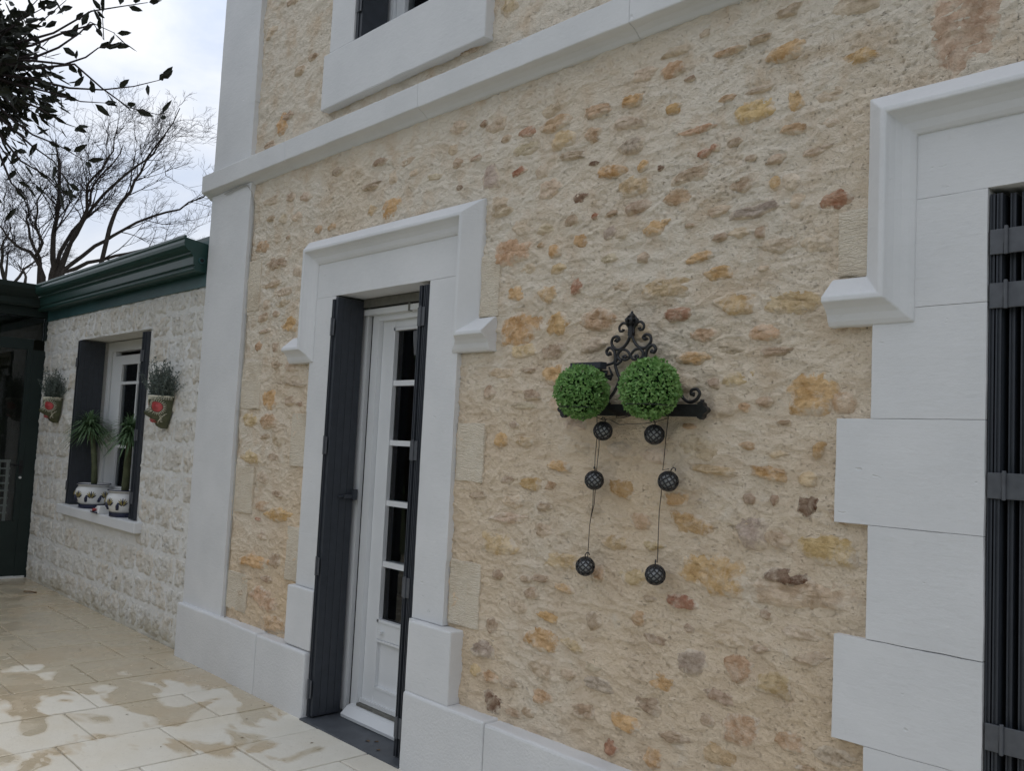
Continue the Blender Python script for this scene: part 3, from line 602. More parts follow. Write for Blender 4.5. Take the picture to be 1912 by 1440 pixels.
# ------------------------------------------------------------------ French door and folded shutters
def french_door(x0, x1, zb=G, top=2.262):
    """white joinery set back in the opening"""
    w = x1-x0; yf = .150
    f = MB()
    f.box(x0+.006, x0+.058, yf, yf+.06, zb+.02, top-.045); f.box(x1-.060, x1-.006, yf, yf+.06, zb+.02, top-.045)     # casing
    f.box(x0+.088, x0+.146, yf+.008, yf+.10, zb+.02, top-.05); f.box(x1-.146, x1-.088, yf+.008, yf+.10, zb+.02, top-.05)
    f.box(x0+.06, x1-.06, yf-.002, yf+.10, top-.088, top-.052); f.box(x0+.146, x1-.146, yf+.01, yf+.10, top-.120, top-.088)
    d = f.build('french_door', M_PVC, house)
    d['label'] = 'white glazed french door with one tall leaf of five panes' if x0 < -2 else 'white glazed french door behind the folded shutters'
    MB().box(x0+.0585, x0+.0875, yf+.022, yf+.05, zb+.02, top-.09).box(x1-.0875, x1-.0585, yf+.022, yf+.05, zb+.02, top-.09).build('rubber_seal', M_SEAL, d)
    t = MB(); t.box(x0+.005, x1-.005, yf-.03, yf+.02, top-.046, top-.003); t.build('head_rail', M_TRIM, d)
    MB().box(x0+.03, x1-.03, yf-.02, yf-.001, top-.088, top-.058).build('head_trim', M_PVC, d)
    MB().box((x0+x1)/2+.03, (x0+x1)/2+.045, yf-.023, yf-.004, top-.092, top-.04).build('head_clip', M_TRIM, d)
    lx0, lx1 = x0+.147, x1-.147; ys = yf+.035
    gx0, gx1 = lx0+.104, lx1-.104; gz0, gz1 = .560, 2.10
    lf = MB()
    lf.box(lx0, gx0, ys, ys+.055, .128, 2.178); lf.box(gx1, lx1, ys, ys+.055, .128, 2.178)
    lf.box(gx0, gx1, ys, ys+.055, gz1, 2.178); lf.box(gx0, gx1, ys, ys+.055, .472, gz0); lf.box(gx0, gx1, ys, ys+.055, .128, .222)
    leaf = lf.build('door_leaf', M_PVC, d)
    bv = leaf.modifiers.new('bevel', 'BEVEL'); bv.width = .004; bv.segments = 2
    b = MB()
    for a, c, e, g in ((gx0, gx0+.016, gz0, gz1), (gx1-.016, gx1, gz0, gz1), (gx0, gx1, gz1-.016, gz1), (gx0, gx1, gz0, gz0+.016)): b.box(a+.001, c-.001, ys-.006, ys+.02, e+.001, g-.001)
    b.build('glazing_bead', M_PVC, leaf)
    zm = [gz0, .859, 1.175, 1.49, 1.805, gz1]
    for z in zm[1:-1]:
        m = MB().box(gx0+.012, gx1-.012, ys+.002, ys+.03, z-.014, z+.014).build('muntin', M_PVC, leaf)
    for a, c in zip(zm[:-1], zm[1:]): MB().box(gx0, gx1, ys+.022, ys+.030, a+.008, c-.008).build('glass_pane', M_GLASS, leaf)
    p = MB(); p.box(gx0+.001, gx1-.001, ys+.016, ys+.04, .222, .472); p.build('lower_panel', M_PVC, leaf)
    p = MB()
    for a, c, e, g in ((gx0, gx0+.012, .222, .472), (gx1-.012, gx1, .222, .472), (gx0+.012, gx1-.012, .222, .234), (gx0+.012, gx1-.012, .460, .472)): p.box(a+.0005, c-.0005, ys-.005, ys+.016, e+.0005, g-.0005)
    p.build('panel_moulding', M_PVC, leaf)
    MB().box(lx0, lx1, ys-.014, ys-.001, .130, .152).build('weather_bar', M_PVC, leaf)
    MB().box(gx0+.03, gx0+.056, ys-.016, ys-.001, .507, .520).build('lock_keeper', M_PVC, leaf)
    s = MB(); s.add([(x, y, z) for x in (x0+.10, x1-.10) for y, z in ((yf-.055, zb+.012), (yf-.058, zb+.028), (yf-.02, zb+.062), (yf-.002, zb+.068), (yf+.10, zb+.068), (yf+.10, zb+.008))],
           [(0, 1, 7, 6), (1, 2, 8, 7), (2, 3, 9, 8), (3, 4, 10, 9), (5, 4, 3, 2, 1, 0), (6, 7, 8, 9, 10, 11)]); s.build('door_sill', M_PVC, d)
    MB().box(x0+.147, x1-.147, yf+.004, yf+.09, zb+.069, .127).build('sill_gap', M_TRIM, d)
    # lace curtain behind the glass, gathered in folds
    c = MB(); n = 60; vs = []
    for k in range(n+1):
        x = gx0-.02+(gx1-gx0+.04)*k/n; yy = ys+.075+.018*math.sin(k*1.15)+.008*math.sin(k*2.7)
        vs += [(x, yy, .3), (x, yy, 2.15)]
    c.add(vs, [(2*k, 2*k+2, 2*k+3, 2*k+1) for k in range(n) if k > n*.38]); c.build('curtain', M_CURT, d, smooth=True)
    return d
door1 = french_door(-4.04, -3.23); door2 = french_door(-.81, 0.0)
for x0, x1 in ((-4.045, -3.195), (-.815, .03)): block('threshold', x0, x1, -.088, .26, -.02, G+.008, M_SLATE, house, r=.004, amp=.0015, chip=.006)

def shutter(lab): o = empty('folding_shutter', (0, 0, 0), house); o['label'] = lab; return o
def hinge(parent, x0, x1, y0, y1, z, h=.085, kx=None):
    m = MB().box(x0, x1, y0, y1, z-h/2, z+h/2)
    kx = (x0+x1)/2 if kx is None else kx
    m.tube([(kx, y0-.003, z-h/2-.003), (kx, y0-.003, z+h/2+.006)], .0055, 8)
    m.box(kx-.009, kx-.0065, y0-.001, y0+.001, z-h/2, z-.004)
    o = m.build('hinge', M_HINGE, parent); b = o.modifiers.new('bevel', 'BEVEL'); b.width = .0012; b.segments = 1; b.limit_method = 'ANGLE'
def leaf_edge(parent, x0, x1, y0, y1, z0, z1, groove=True):
    m = MB(); m.box(x0, x1, y0+.004, y1, z0, z1)
    if groove: m.box(x0, x0+(x1-x0)*.30, y0, y0+.004, z0, z1); m.box(x1-(x1-x0)*.30, x1, y0, y0+.004, z0, z1)
    else: m.box(x0, x1, y0, y0+.0035, z0, z1)
    o = m.build('shutter_leaf', M_SHUT, parent); return o
# door on the left: left leaf lies open along the reveal, boards showing
sh = shutter('grey folding shutter lying open along the left reveal of the door')
leaf_edge(sh, -4.037, -4.020, -.052, .122, .06, 2.240)
for k in range(4):
    y0 = -.044+.0425*k
    p, f = rbox(-4.016, -3.997, y0+.0006, y0+.0419, .062, 2.252, .0022, .4, 0)
    MB().add(p, f).build('board', M_SHUT, sh)
MB().box(-4.0165, -4.005, -.043, .125, .063, 2.25).build('shutter_core', M_SHUT, sh)
for z in (2.089, 1.46, .83, .20):
    hinge(sh, -4.036, -4.001, -.057, -.0525, z, .09, -4.021)
l = MB(); l.box(-3.996, -3.975, .055, .118, 1.185, 1.203); l.box(-3.996, -3.968, .108, .134, 1.175, 1.232); l.tube([(-3.985, .06, 1.194), (-3.978, .02, 1.192)], .006, 6); l.build('latch', M_SHUT, sh)
sh = shutter('grey folding shutter stacked on edge at the right reveal of the door')
for a, b_ in ((-3.312, -3.293), (-3.276, -3.257), (-3.251, -3.235)): leaf_edge(sh, a, b_, -.028, .125, .058, 2.246)
for z in (2.095, 1.46, .825, .19): hinge(sh, -3.311, -3.257, -.034, -.0285, z, .09, -3.284)
# right hand opening: leaves folded edge on, strap hinges across
sh = shutter('grey shutter folded into upright metal edges in the right hand opening')
for a, b_ in ((-.8085, -.796), (-.792, -.778), (-.764, -.750), (-.736, -.722), (-.708, -.694)): leaf_edge(sh, a, b_, -.004 if a > -.79 else -.022, .13, .06, 2.246)
for z in (2.112, 1.966, 1.46, .812, .2): hinge(sh, -.806, -.690, -.030, -.0225, z, .068, -.765)
sh = shutter('grey shutter folded against the far reveal of the right hand opening')
for a, b_ in ((-.10, -.077), (-.05, -.027), (-.02, -.004)): leaf_edge(sh, a, b_, -.028, .125, .058, 2.246)
# upper window
f = MB(); f.box(-3.995, -3.93, .15, .22, 3.66, 5.2); f.box(-3.24, -3.175, .15, .22, 3.66, 5.2); f.box(-3.93, -3.24, .15, .22, 3.66, 3.72); f.box(-3.61, -3.56, .15, .22, 3.72, 5.2)
f.box(-3.925, -3.85, .17, .215, 3.72, 5.2); f.box(-3.56, -3.50, .17, .215, 3.72, 5.2); f.box(-3.85, -3.61, .17, .215, 3.72, 3.80); f.box(-3.5, -3.24, .17, .215, 3.72, 3.80)
uw = f.build('upper_window', M_PVC, house); uw['label'] = 'white framed upper floor window above the string course'
for a, c in ((-3.85, -3.61), (-3.50, -3.24)): MB().box(a, c, .195, .203, 3.80, 5.2).build('glass_pane', M_GLASS, uw)
sh = shutter('grey shutter leaf against the left reveal of the upper window')
leaf_edge(sh, -3.997, -3.975, -.04, .13, 3.66, 5.18, False); leaf_edge(sh, -3.971, -3.950, -.034, .13, 3.662, 5.18, False)
for z in (3.86, 4.6): hinge(sh, -3.996, -3.951, -.044, -.0405, z, .09)
sh = shutter('grey shutter leaf against the right reveal of the upper window')
for a, b_ in ((-3.235, -3.215), (-3.205, -3.180)): leaf_edge(sh, a, b_, -.03, .13, 3.66, 5.18)

# cable down the right side of the pilaster
pts = [(-5.45, -.045, 3.068), (-5.25, -.044, 3.078), (-5.145, -.040, 3.075), (-5.105, -.03, 3.03), (-5.090, -.012, 2.93)]
for z in np.arange(2.8, .37, -.14): pts.append((-5.092+.004*math.sin(z*7), -.012, z))
pts.append((-5.06, -.03, .385))
o = MB().tube(pts, .0042, 6).build('cable', M_CABLE, None, True); tag(o, 'thin grey cable running down beside the white corner pilaster', 'cable')

# ================================================================== ANNEX
annex = empty('annex_building', (-7.4, 0, 0)); tag(annex, 'low whitewashed stone annex with green gutter and shuttered window', 'building')
def ah(x, z):
    p = np.stack([x, x*0, z], 1); return fbm(p*6, 3)*.007+noise3(p*22)*.005+np.clip(-noise3(p*32)-.1, 0, 1)*.02
WX0, WX1, WZ0, WZ1 = -8.19, -6.62, .81, 2.26
aw = wall_patch('stone_wall', -9.25, -5.64, .0, 2.56, .018, [(WX0, WX1, WZ0, WZ1)], M_AMORT, annex, ah, .0)
aw['label'] = 'whitewashed wall of coursed rough stone blocks'
def ablock(x0, x1, z0, z1):
    nx = max(5, int((x1-x0)/.015)); nz_ = max(5, int((z1-z0)/.015))
    gx, gz = np.meshgrid(np.linspace(0, 1, nx+1), np.linspace(0, 1, nz_+1)); U, Vv = gx.ravel(), gz.ravel()
    e = np.minimum(np.minimum(U, 1-U)*(x1-x0), np.minimum(Vv, 1-Vv)*(z1-z0))
    X = x0+U*(x1-x0); Z = z0+Vv*(z1-z0); p = np.stack([X, X*0+x0*3, Z], 1)
    edge = np.clip(e/.028, 0, 1)**.6
    X = X+noise3(p*11+3)*.012; Z = Z+noise3(p*11+30)*.010
    pits = np.clip(-noise3(p*30+7)-.07, 0, 1)*.042
    Y = .008-edge*(.014+rng.uniform(0, .005)+fbm(p*9, 4, .6)*.012)+pits*edge
    V = np.stack([X, Y, Z], 1); w = nx+1
    F = [(j*w+i, j*w+i+1, (j+1)*w+i+1, (j+1)*w+i) for j in range(nz_) for i in range(nx)]
    MB().add(V, F).build('stone_block', M_ANNEX, aw, smooth=True)
zc = [.05, .25, .44, .64, .805, 1.0, 1.20, 1.41, 1.61, 1.80, 1.98, 2.17, 2.34, 2.49]
for a, b in zip(zc[:-1], zc[1:]):
    x = -9.2-rng.uniform(0, .12)
    while x < -5.72:
        w = rng.uniform(.22, .40); x1 = min(x+w, -5.67)
        if x1-x < .1: x = x1; continue
        xa, xb = max(x, -9.2), x1; segs = [(xa, xb)]
        if b > WZ0-.04:
            segs = [(max(s, -99), min(e, WX0+.004)) for s, e in segs if s < WX0-.05]+[(max(s, WX1-.004), e) for s, e in segs if e > WX1+.05]
        for s, e in segs:
            if e-s > .06: ablock(s+.006, e-.006, a+.006, b-.006)
        x = x1
x = WX0-.06
while x < WX1+.02:
    w = rng.uniform(.15, .23); ablock(x+.005, min(x+w, WX1+.06)-.005, WZ1+.004, 2.485); x += w
b = MB(); T = .34
b.add([(WX0, 0, WZ0), (WX0, T, WZ0), (WX0, T, WZ1), (WX0, 0, WZ1)], [(0, 1, 2, 3)]); b.add([(WX1, 0, WZ0), (WX1, T, WZ0), (WX1, T, WZ1), (WX1, 0, WZ1)], [(3, 2, 1, 0)])
b.add([(WX0, 0, WZ1), (WX1, 0, WZ1), (WX1, T, WZ1), (WX0, T, WZ1)], [(3, 2, 1, 0)]); b.build('window_reveal', M_AMORT, annex)
b = MB(); b.box(-9.25, WX0-.01, .34, .4, 0, 2.6); b.box(WX1+.01, -5.64, .34, .4, 0, 2.6); b.box(WX0-.01, WX1+.01, .34, .4, WZ1, 2.6); b.box(WX0-.01, WX1+.01, .34, .4, 0, WZ0)
b.box(-9.25, -5.64, 2.4, 2.5, 0, 2.6); b.box(-9.24, -9.15, .4, 2.4, 0, 2.6); b.box(-9.24, -5.64, .05, 2.5, 2.61, 2.78); b.build('inner_room', M_ROOM, annex)
block('window_sill', -8.285, -6.505, -.060, .30, .735, .815, M_PAINT, annex, r=.008)
ys = .225
f = MB(); f.box(-8.15, -8.075, ys, ys+.07, .82, 2.25); f.box(-6.72, -6.64, ys, ys+.07, .82, 2.25); f.box(-8.075, -6.72, ys, ys+.07, 2.165, 2.25); f.box(-8.075, -6.72, ys, ys+.07, .82, .89)
aw_w = f.build('annex_window', M_PVC, annex)
f = MB(); lx0, lx1, lz0, lz1 = -8.00, -6.79, .90, 2.125; gx0, gx1, gz0, gz1 = -7.82, -6.90, 1.0, 2.045
f.box(-8.06, lx0, ys+.015, ys+.06, .89, 2.165); f.box(lx0, gx0, ys+.01, ys+.06, lz0, lz1); f.box(gx1, lx1, ys+.01, ys+.06, lz0, lz1); f.box(gx0, gx1, ys+.01, ys+.06, gz1, lz1); f.box(gx0, gx1, ys+.01, ys+.06, lz0, gz0)
f.build('sash', M_PVC, aw_w)
MB().box(-8.075, -8.062, ys+.03, ys+.055, .9, 2.16).build('rubber_seal', M_SEAL, aw_w)
for x in (-7.46, -7.18): MB().box(x-.012, x+.012, ys+.012, ys+.035, gz0, gz1).build('muntin', M_PVC, aw_w)
for z in (1.34, 1.885): MB().box(gx0, gx1, ys+.014, ys+.037, z-.012, z+.012).build('muntin', M_PVC, aw_w)
xe = [gx0, -7.46, -7.18, gx1]; ze = [gz0, 1.34, 1.885, gz1]
for a, c in zip(xe[:-1], xe[1:]):
    for e, g in zip(ze[:-1], ze[1:]): MB().box(a, c, ys+.028, ys+.033, e, g).build('glass_pane', M_GLASS, aw_w)
c = MB(); n = 50; vs = []
for k in range(n+1):
    x = gx0-.05+.42*k/n; vs += [(x, ys+.12+.02*math.sin(k*1.1), .95), (x, ys+.12+.02*math.sin(k*1.1), 2.08)]
c.add(vs, [(2*k, 2*k+2, 2*k+3, 2*k+1) for k in range(n)]); c.build('curtain', M_CURT, aw_w, smooth=True)
def ashutter(lab): o = empty('folding_shutter', (0, 0, 0), annex); o['label'] = lab; return o
sh = ashutter('dark shutter lying open along the left reveal of the annex window')
leaf_edge(sh, -8.188, -8.176, -.022, .19, .822, 2.245, False)
for k in range(5): p, f_ = rbox(-8.173, -8.155, -.012+.0425*k, -.012+.0425*k+.042, .822, 2.25, .002, .4, 0); MB().add(p, f_).build('board', M_SHUT, sh)
for z in (2.05, .98): hinge(sh, -8.186, -8.158, -.027, -.0225, z, .07)
sh = ashutter('dark shutter folded on edge at the right reveal of the annex window')
for a, e in ((-6.735, -6.712), (-6.69, -6.668), (-6.65, -6.624)): leaf_edge(sh, a, e, -.020, .18, .822, 2.235)
for z in (2.05, 1.45, .98): hinge(sh, -6.733, -6.668, -.026, -.0205, z, .085)
# green fascia and ogee gutter
MB().box(-9.2, -5.66, -.012, .05, 2.485, 2.80).build('fascia', M_TEAL, annex)
def extr(prof, pts_of, n): return n
gp = [(-.015, 2.575), (-.085, 2.575), (-.100, 2.580), (-.104, 2.596), (-.097, 2.606), (-.094, 2.612), (-.108, 2.618), (-.112, 2.672), (-.118, 2.682), (-.132, 2.688), (-.128, 2.700), (-.138, 2.704), (-.160, 2.715), (-.176, 2.735), (-.180, 2.758), (-.178, 2.776), (-.184, 2.786), (-.184, 2.804), (-.170, 2.806), (-.166, 2.79), (-.015, 2.77)]
x0, x1 = -9.18, -5.715
V = [(x+(( -(y+.1)) if x == x0 else 0), y, z) for x in (x0, x1) for y, z in gp]; n = len(gp)
gut = MB().add(V, [(k, k+1, n+k+1, n+k) for k in range(n-1)]).build('gutter', M_GREEN, annex); gut['label'] = 'dark green ogee gutter along the annex eave'
bv = gut.modifiers.new('bevel', 'BEVEL'); bv.width = .003; bv.segments = 2; bv.limit_method = 'ANGLE'; bv.angle_limit = math.radians(20)
cap = MB(); cap.add([(x1+.001, y, z) for y, z in gp]+[(x1+.007, y, z) for y, z in gp], [tuple(range(n)), tuple(range(n, 2*n))[::-1]]+[(k, k+1, n+k+1, n+k) for k in range(n-1)])
cap.build('end_cap', M_GREEN, gut)
MB().tube([(x1+.004, -.055, 2.652), (x1+.016, -.055, 2.652)], .022, 16).build('outlet_ring', M_TEAL, gut)
MB().tube([(x1+.008, -.055, 2.652), (x1+.018, -.055, 2.652)], .013, 12).build('outlet_hole', M_SEAL, gut)
MB().box(-9.25, -5.66, -.01, 4.2, 2.80, 2.83).build('flat_roof', M_GREEN, annex)
o = MB().box(-5.76, -5.67, .06, .30, 2.83, 2.93).box(-5.77, -5.66, .05, .31, 2.93, 2.945).build('junction_box', M_SHUT); tag(o, 'small black box on the annex roof beside the pilaster', 'box')
o = MB().tube([(-5.64, .045, 2.91), (-5.69, .03, 2.88), (-5.73, .035, 2.87), (-5.78, .05, 2.885)], .006, 6).build('cable', M_RAIL); tag(o, 'short pale cable loop beside the black roof box', 'cable')

# ================================================================== VERANDA (glazed, dark green) at right angles
M_G0 = M_GREEN; M_GREEN = M_VERA
ver = empty('glazed_veranda', (-10.5, -1.5, 0)); tag(ver, 'dark green glazed veranda at the far left end of the terrace', 'veranda')
X = -9.205
f = MB(); f.box(X-.06, X, -.105, .02, G, 2.2); f.box(X-.06, X, -1.10, -1.02, G, 2.2); f.box(X-.06, X, -3.0, -2.9, G, 2.6); f.box(X-.06, X, -1.02, -.105, 2.2, 2.30)
f.box(X-.06, X, -2.9, -1.10, 2.2, 2.3); f.box(X-.06, X, -2.9, -1.10, .5, .58); f.box(X-.06, X, -3.0, .02, 2.52, 2.60); f.box(X-.06, X+.03, -.015, .02, 2.3, 2.60)
f.build('frame', M_GREEN, ver)
dr = MB(); dr.box(X-.05, X-.008, -1.02, -.105, G+.02, .575); dr.box(X-.05, X-.002, -.150, -.105, .575, 2.2); dr.box(X-.05, X-.002, -1.02, -.97, .575, 2.2)
dr = dr.build('glazed_door', M_GREEN, ver)
MB().box(X-.034, X-.026, -.97, -.150, .575, 2.2).build('glass_pane', M_VGLASS, dr)
h = MB(); h.tube([(X, -.125, 1.10), (X+.03, -.125, 1.10), (X+.035, -.20, 1.10)], .008, 6); h.box(X-.002, X+.006, -.14, -.11, 1.02, 1.15); h.build('handle', M_SEAL, dr)
MB().tube([(X, -.125, .985), (X+.014, -.125, .985)], .012, 8).build('lock', M_RAIL, dr)
MB().box(X-.034, X-.026, -2.9, -1.10, .58, 2.2).build('glass_pane', M_VGLASS, ver); MB().box(X-.04, X-.02, -2.9, -1.10, G, .5).build('lower_panel', M_GREEN, ver)
MB().box(X-.034, X-.026, -2.9, -.02, 2.3, 2.52).build('glass_pane', M_VGLASS, ver)
MB().box(X-.09, X+.02, -3.0, -.02, .02, G+.018).build('door_step', M_RAIL, ver)
vg = [(.012, 2.60), (.09, 2.60), (.104, 2.62), (.110, 2.67), (.135, 2.69), (.16, 2.72), (.18, 2.76), (.184, 2.806), (.17, 2.806), (.012, 2.78)]; n = len(vg)
V = [(X+u, (y if y < -1 else -(u+.0)), z) for y in (-3.1, 0) for u, z in vg]
MB().add(V, [(k, k+1, n+k+1, n+k) for k in range(n-1)]).build('gutter', M_GREEN, ver)
for y in np.arange(-2.9, .01, .42): MB().box(-12.4, X, y-.03, y+.03, 2.60, 2.68).build('roof_beam', M_GREEN, ver)
MB().box(-11.0, X-.1, -3.05, .1, 2.70, 2.71).build('roof_glazing', M_RGLASS, ver); MB().box(-12.4, -11.0, -3.05, .4, 2.69, 2.75).box(-11.0, X-.06, .05, .4, 2.70, 2.76).build('roof_panel', M_GREEN, ver)
b = MB(); b.box(-12.5, -12.4, -3.1, .5, 0, 2.85); b.box(-12.4, -9.25, .3, .4, 0, 2.69); b.box(-12.4, X-.06, -3.05, -2.99, 0, .55); b.build('back_wall', M_VROOM, ver)
M_GREEN = M_G0
rl = MB()
for z in (1.13, 1.06, .99, .92, .85, .78, .71, .64): rl.tube([(X-.17, -.97, z), (X-.17, -.17, z)], .008 if z < 1.1 else .014, 6)
rl.tube([(X-.17, -.19, G), (X-.17, -.19, 1.13)], .016, 6); rl.tube([(X-.17, -.26, .6), (X-.17, -.26, 1.13)], .010, 6); rl.tube([(X-.17, -.95, G), (X-.17, -.95, 1.13)], .016, 6)
o = rl.build('railing', M_RAIL); tag(o, 'pale slatted railing standing behind the veranda glass', 'railing')

# ================================================================== WROUGHT IRON WALL BRACKET
def iron_curve(mb, pts, r=.0055, n=6, end=True):
    # Catmull-Rom through (u, v) points in the bracket plane
    P = [np.array(p) for p in pts]; P = [2*P[0]-P[1]]+P+[2*P[-1]-P[-2]]; out = []
    for i in range(1, len(P)-2):
        for t in np.linspace(0, 1, 6, endpoint=False):
            a, b_, c, d = P[i-1:i+3]; out.append(.5*((2*b_)+(-a+c)*t+(2*a-5*b_+4*c-d)*t*t+(-a+3*b_-3*c+d)*t**3))
    out.append(P[-2]); rad = [r]*len(out)
    if end:
        for k in range(1, 4): rad[-k] = r*(1.7-.15*k)
    mb.tube([(BX+u, BY, BZ+v) for u, v in out], rad, n)
BX, BY, BZ = -2.015, -.035, 1.675
br = empty('wall_bracket', (BX, 0, BZ)); tag(br, 'black wrought iron scroll bracket fixed to the rubble wall', 'bracket')
def cc(X_, Y_): return ((X_-985)/5.31*.00239, (1045-Y_)/5.31*.00197)
scr = [[(1008, 345), (1008, 290), (1035, 245), (1075, 230), (1110, 262), (1105, 305), (1072, 308), (1066, 290)],
       [(992, 350), (1020, 425), (1070, 480), (1135, 490), (1185, 440), (1178, 378), (1135, 360), (1108, 388), (1130, 408), (1145, 396)],
       [(1076, 492), (1112, 530), (1112, 575), (1080, 610), (1128, 640), (1140, 590), (1155, 510), (1205, 468), (1238, 505), (1222, 540), (1195, 528)],
       [(1076, 495), (1030, 505), (992, 550), (1005, 592), (1050, 600), (1064, 572), (1040, 560), (1028, 578)],
       [(1140, 585), (1160, 625), (1270, 655), (1385, 705), (1450, 800), (1485, 910), (1515, 985), (1570, 1024), (1632, 1004), (1664, 945), (1636, 905), (1592, 914), (1586, 948), (1612, 952)],
       [(1115, 570), (1140, 640), (1110, 740), (1090, 800), (1140, 920), (1200, 1000), (1180, 1040)],
       [(1200, 1040), (1260, 960), (1380, 860), (1450, 900), (1440, 1000), (1390, 1040)]]
for s in (1, -1):
    for k, pl in enumerate(scr):
        m = MB(); iron_curve(m, [(s*cc(*p)[0], cc(*p)[1]) for p in pl], .0060 if k not in (0, 3) else .0052, 6, k not in (5, 6)); m.build('scroll', M_IRON, br, True)
m = MB(); m.tube([(BX, BY, BZ+.245), (BX, BY, BZ+.30)], [.010, .008], 8); m.box(BX-.010, BX+.010, BY-.009, BY+.009, BZ+.252, BZ+.268); m.build('collar', M_IRON, br)
m = MB()
for zc_, r_, hh in ((.300, .017, .010), (.313, .020, .010), (.326, .013, .012), (.336, .006, .010)):
    m.lathe([(0, zc_-hh), (r_*.7, zc_-hh*.7), (r_, zc_), (r_*.7, zc_+hh*.7), (0, zc_+hh)], (BX, BY, BZ), 10)
for k in range(6):
    a = k*math.pi/3; m.tube([(BX+.016*math.cos(a), BY+.016*math.sin(a), BZ+.292), (BX+.024*math.cos(a), BY+.02*math.sin(a), BZ+.312), (BX+.014*math.cos(a), BY+.012*math.sin(a), BZ+.326)], [.006, .007, .003], 5)
m.build('finial', M_IRON, br, True)
bar = MB().box(BX-.305, BX+.305, BY-.012, BY+.012, BZ-.042, BZ).build('bar', M_IRON, br)
for s in (1, -1):
    m = MB(); x = BX+s*.305
    out2 = [(0, -.046), (.012, -.052), (.022, -.044), (.024, -.034), (.036, -.026), (.040, -.019), (.034, -.011), (.025, -.006), (.022, .004), (.010, .010), (0, .004)]
    k = len(out2); m.add([(x+s*u, BY+d, BZ+v) for d in (-.012, .012) for u, v in out2], [tuple(range(k)), tuple(range(k, 2*k))[::-1]]+[(i, (i+1) % k, k+(i+1) % k, k+i) for i in range(k)])
    m.tube([(x+s*.012, BY, BZ+.008), (x+s*.012, BY, BZ+.016)], .007, 8); m.build('bar_end', M_IRON, br)
m = MB()
for s, u0 in ((-1, -.115),):
    for a0, a1, l in ((.2, 1.2, .035), (-.6, .3, .03), (1.4, 2.4, .03), (2.6, 3.4, .02)):
        m.tube([(BX+u0, BY, BZ+.105), (BX+u0+l*math.cos(a0), BY, BZ+.105+l*.6*math.sin(a0)), (BX+u0+l*1.2*math.cos(a1), BY, BZ+.105+l*1.1*math.sin(a1))], [.006, .007, .003], 6)
    m.tube([(BX+u0, BY, BZ), (BX+u0, BY, BZ+.105)], .004, 6)
m.build('leaf_ornament', M_IRON, br, True)
BALLS = [(-2.142, -.150, 1.713, .0955), (-1.834, -.150, 1.722, .1005)]
for x, y, z, r in BALLS:
    rr_ = math.sqrt(r*r-.058**2)+.004; m = MB(); zc_ = z-.058
    ring = [(x+rr_*math.cos(a), y+rr_*math.sin(a), zc_) for a in np.linspace(0, 2*math.pi, 37)]
    m.tube(ring, .0020, 6, cap=False); m.tube([(x, BY-.01, zc_-.004), (x, y+rr_, zc_)], .005, 6); m.tube([(x-.05, BY-.01, zc_-.004), (x-.03, y+rr_*.9, zc_)], .004, 6); m.build('holder_ring', M_IRON, br, True)
    m = MB(); m.tube([(x+rr_*math.cos(a), y+rr_*math.sin(a)*1, zc_) if i % 2 == 0 else (x, y, z-r-.004) for i, a in enumerate((0, 0, math.pi/2, 0, math.pi, 0, 1.5*math.pi))], .002, 4); m.build('holder_wire', M_IRON, br)
o = MB().box(-2.275, -2.118, -.075, -.045, 1.806, 1.832).box(-2.272, -2.121, -.078, -.075, 1.809, 1.829).tube([(-2.16, -.05, 1.812), (-2.12, -.04, 1.79)], .005, 6).build('solar_panel', M_SHUT)
tag(o, 'small flat black panel clipped behind the left topiary ball', 'solar panel')

# ---- topiary balls
def topiary(r, seed):
    rg = np.random.RandomState(seed); N = 3400
    root = empty('topiary_ball')
    MB().lathe([(0, -r*.80)]+[(r*.80*math.sin(a), -r*.80*math.cos(a)) for a in np.linspace(.2, math.pi-.2, 12)]+[(0, r*.80)], n=18).build('core', M_BOXIN, root, True)
    V = []; F = []
    for k in range(N):
        d = rg.normal(size=3); d /= np.linalg.norm(d); lump = 1+.05*n1(*(d*3+seed))
        dep = rg.uniform(.84, 1.0) if k % 3 else rg.uniform(.95, 1.03)
        p = d*r*dep*lump
        t = np.cross(d, rg.normal(size=3)); t /= np.linalg.norm(t)
        ax_ = t*.75+d*rg.uniform(.15, .9); ax_ /= np.linalg.norm(ax_); side = np.cross(ax_, d+.4*rg.normal(size=3)); side /= np.linalg.norm(side)
        l = rg.uniform(.010, .015); w = l*rg.uniform(.28, .38); nn = np.cross(side, ax_)
        b0 = len(V)
        V += [p, p+ax_*l*.45+side*w, p+ax_*l*.9+side*w*.55+nn*.001, p+ax_*l, p+ax_*l*.9-side*w*.55+nn*.001, p+ax_*l*.45-side*w, p+ax_*l*.5-nn*l*.12]
        F += [(b0, b0+1, b0+6), (b0+1, b0+2, b0+3, b0+6), (b0+6, b0+3, b0+4, b0+5), (b0, b0+6, b0+5)]
    o = MB().add(V, F).build('foliage', M_BOX, root, True); o['kind'] = 'stuff'
    return root
for (x, y, z, r), s, lab in zip(BALLS, (3, 8), ('left green boxwood topiary ball in the wall bracket, under the flat black panel', 'right green boxwood topiary ball in the wall bracket, nearer the bar end')):
    t = topiary(r, s); t.location = (x, y, z); tag(t, lab, 'topiary ball', 'boxwood topiary balls on the wall bracket')

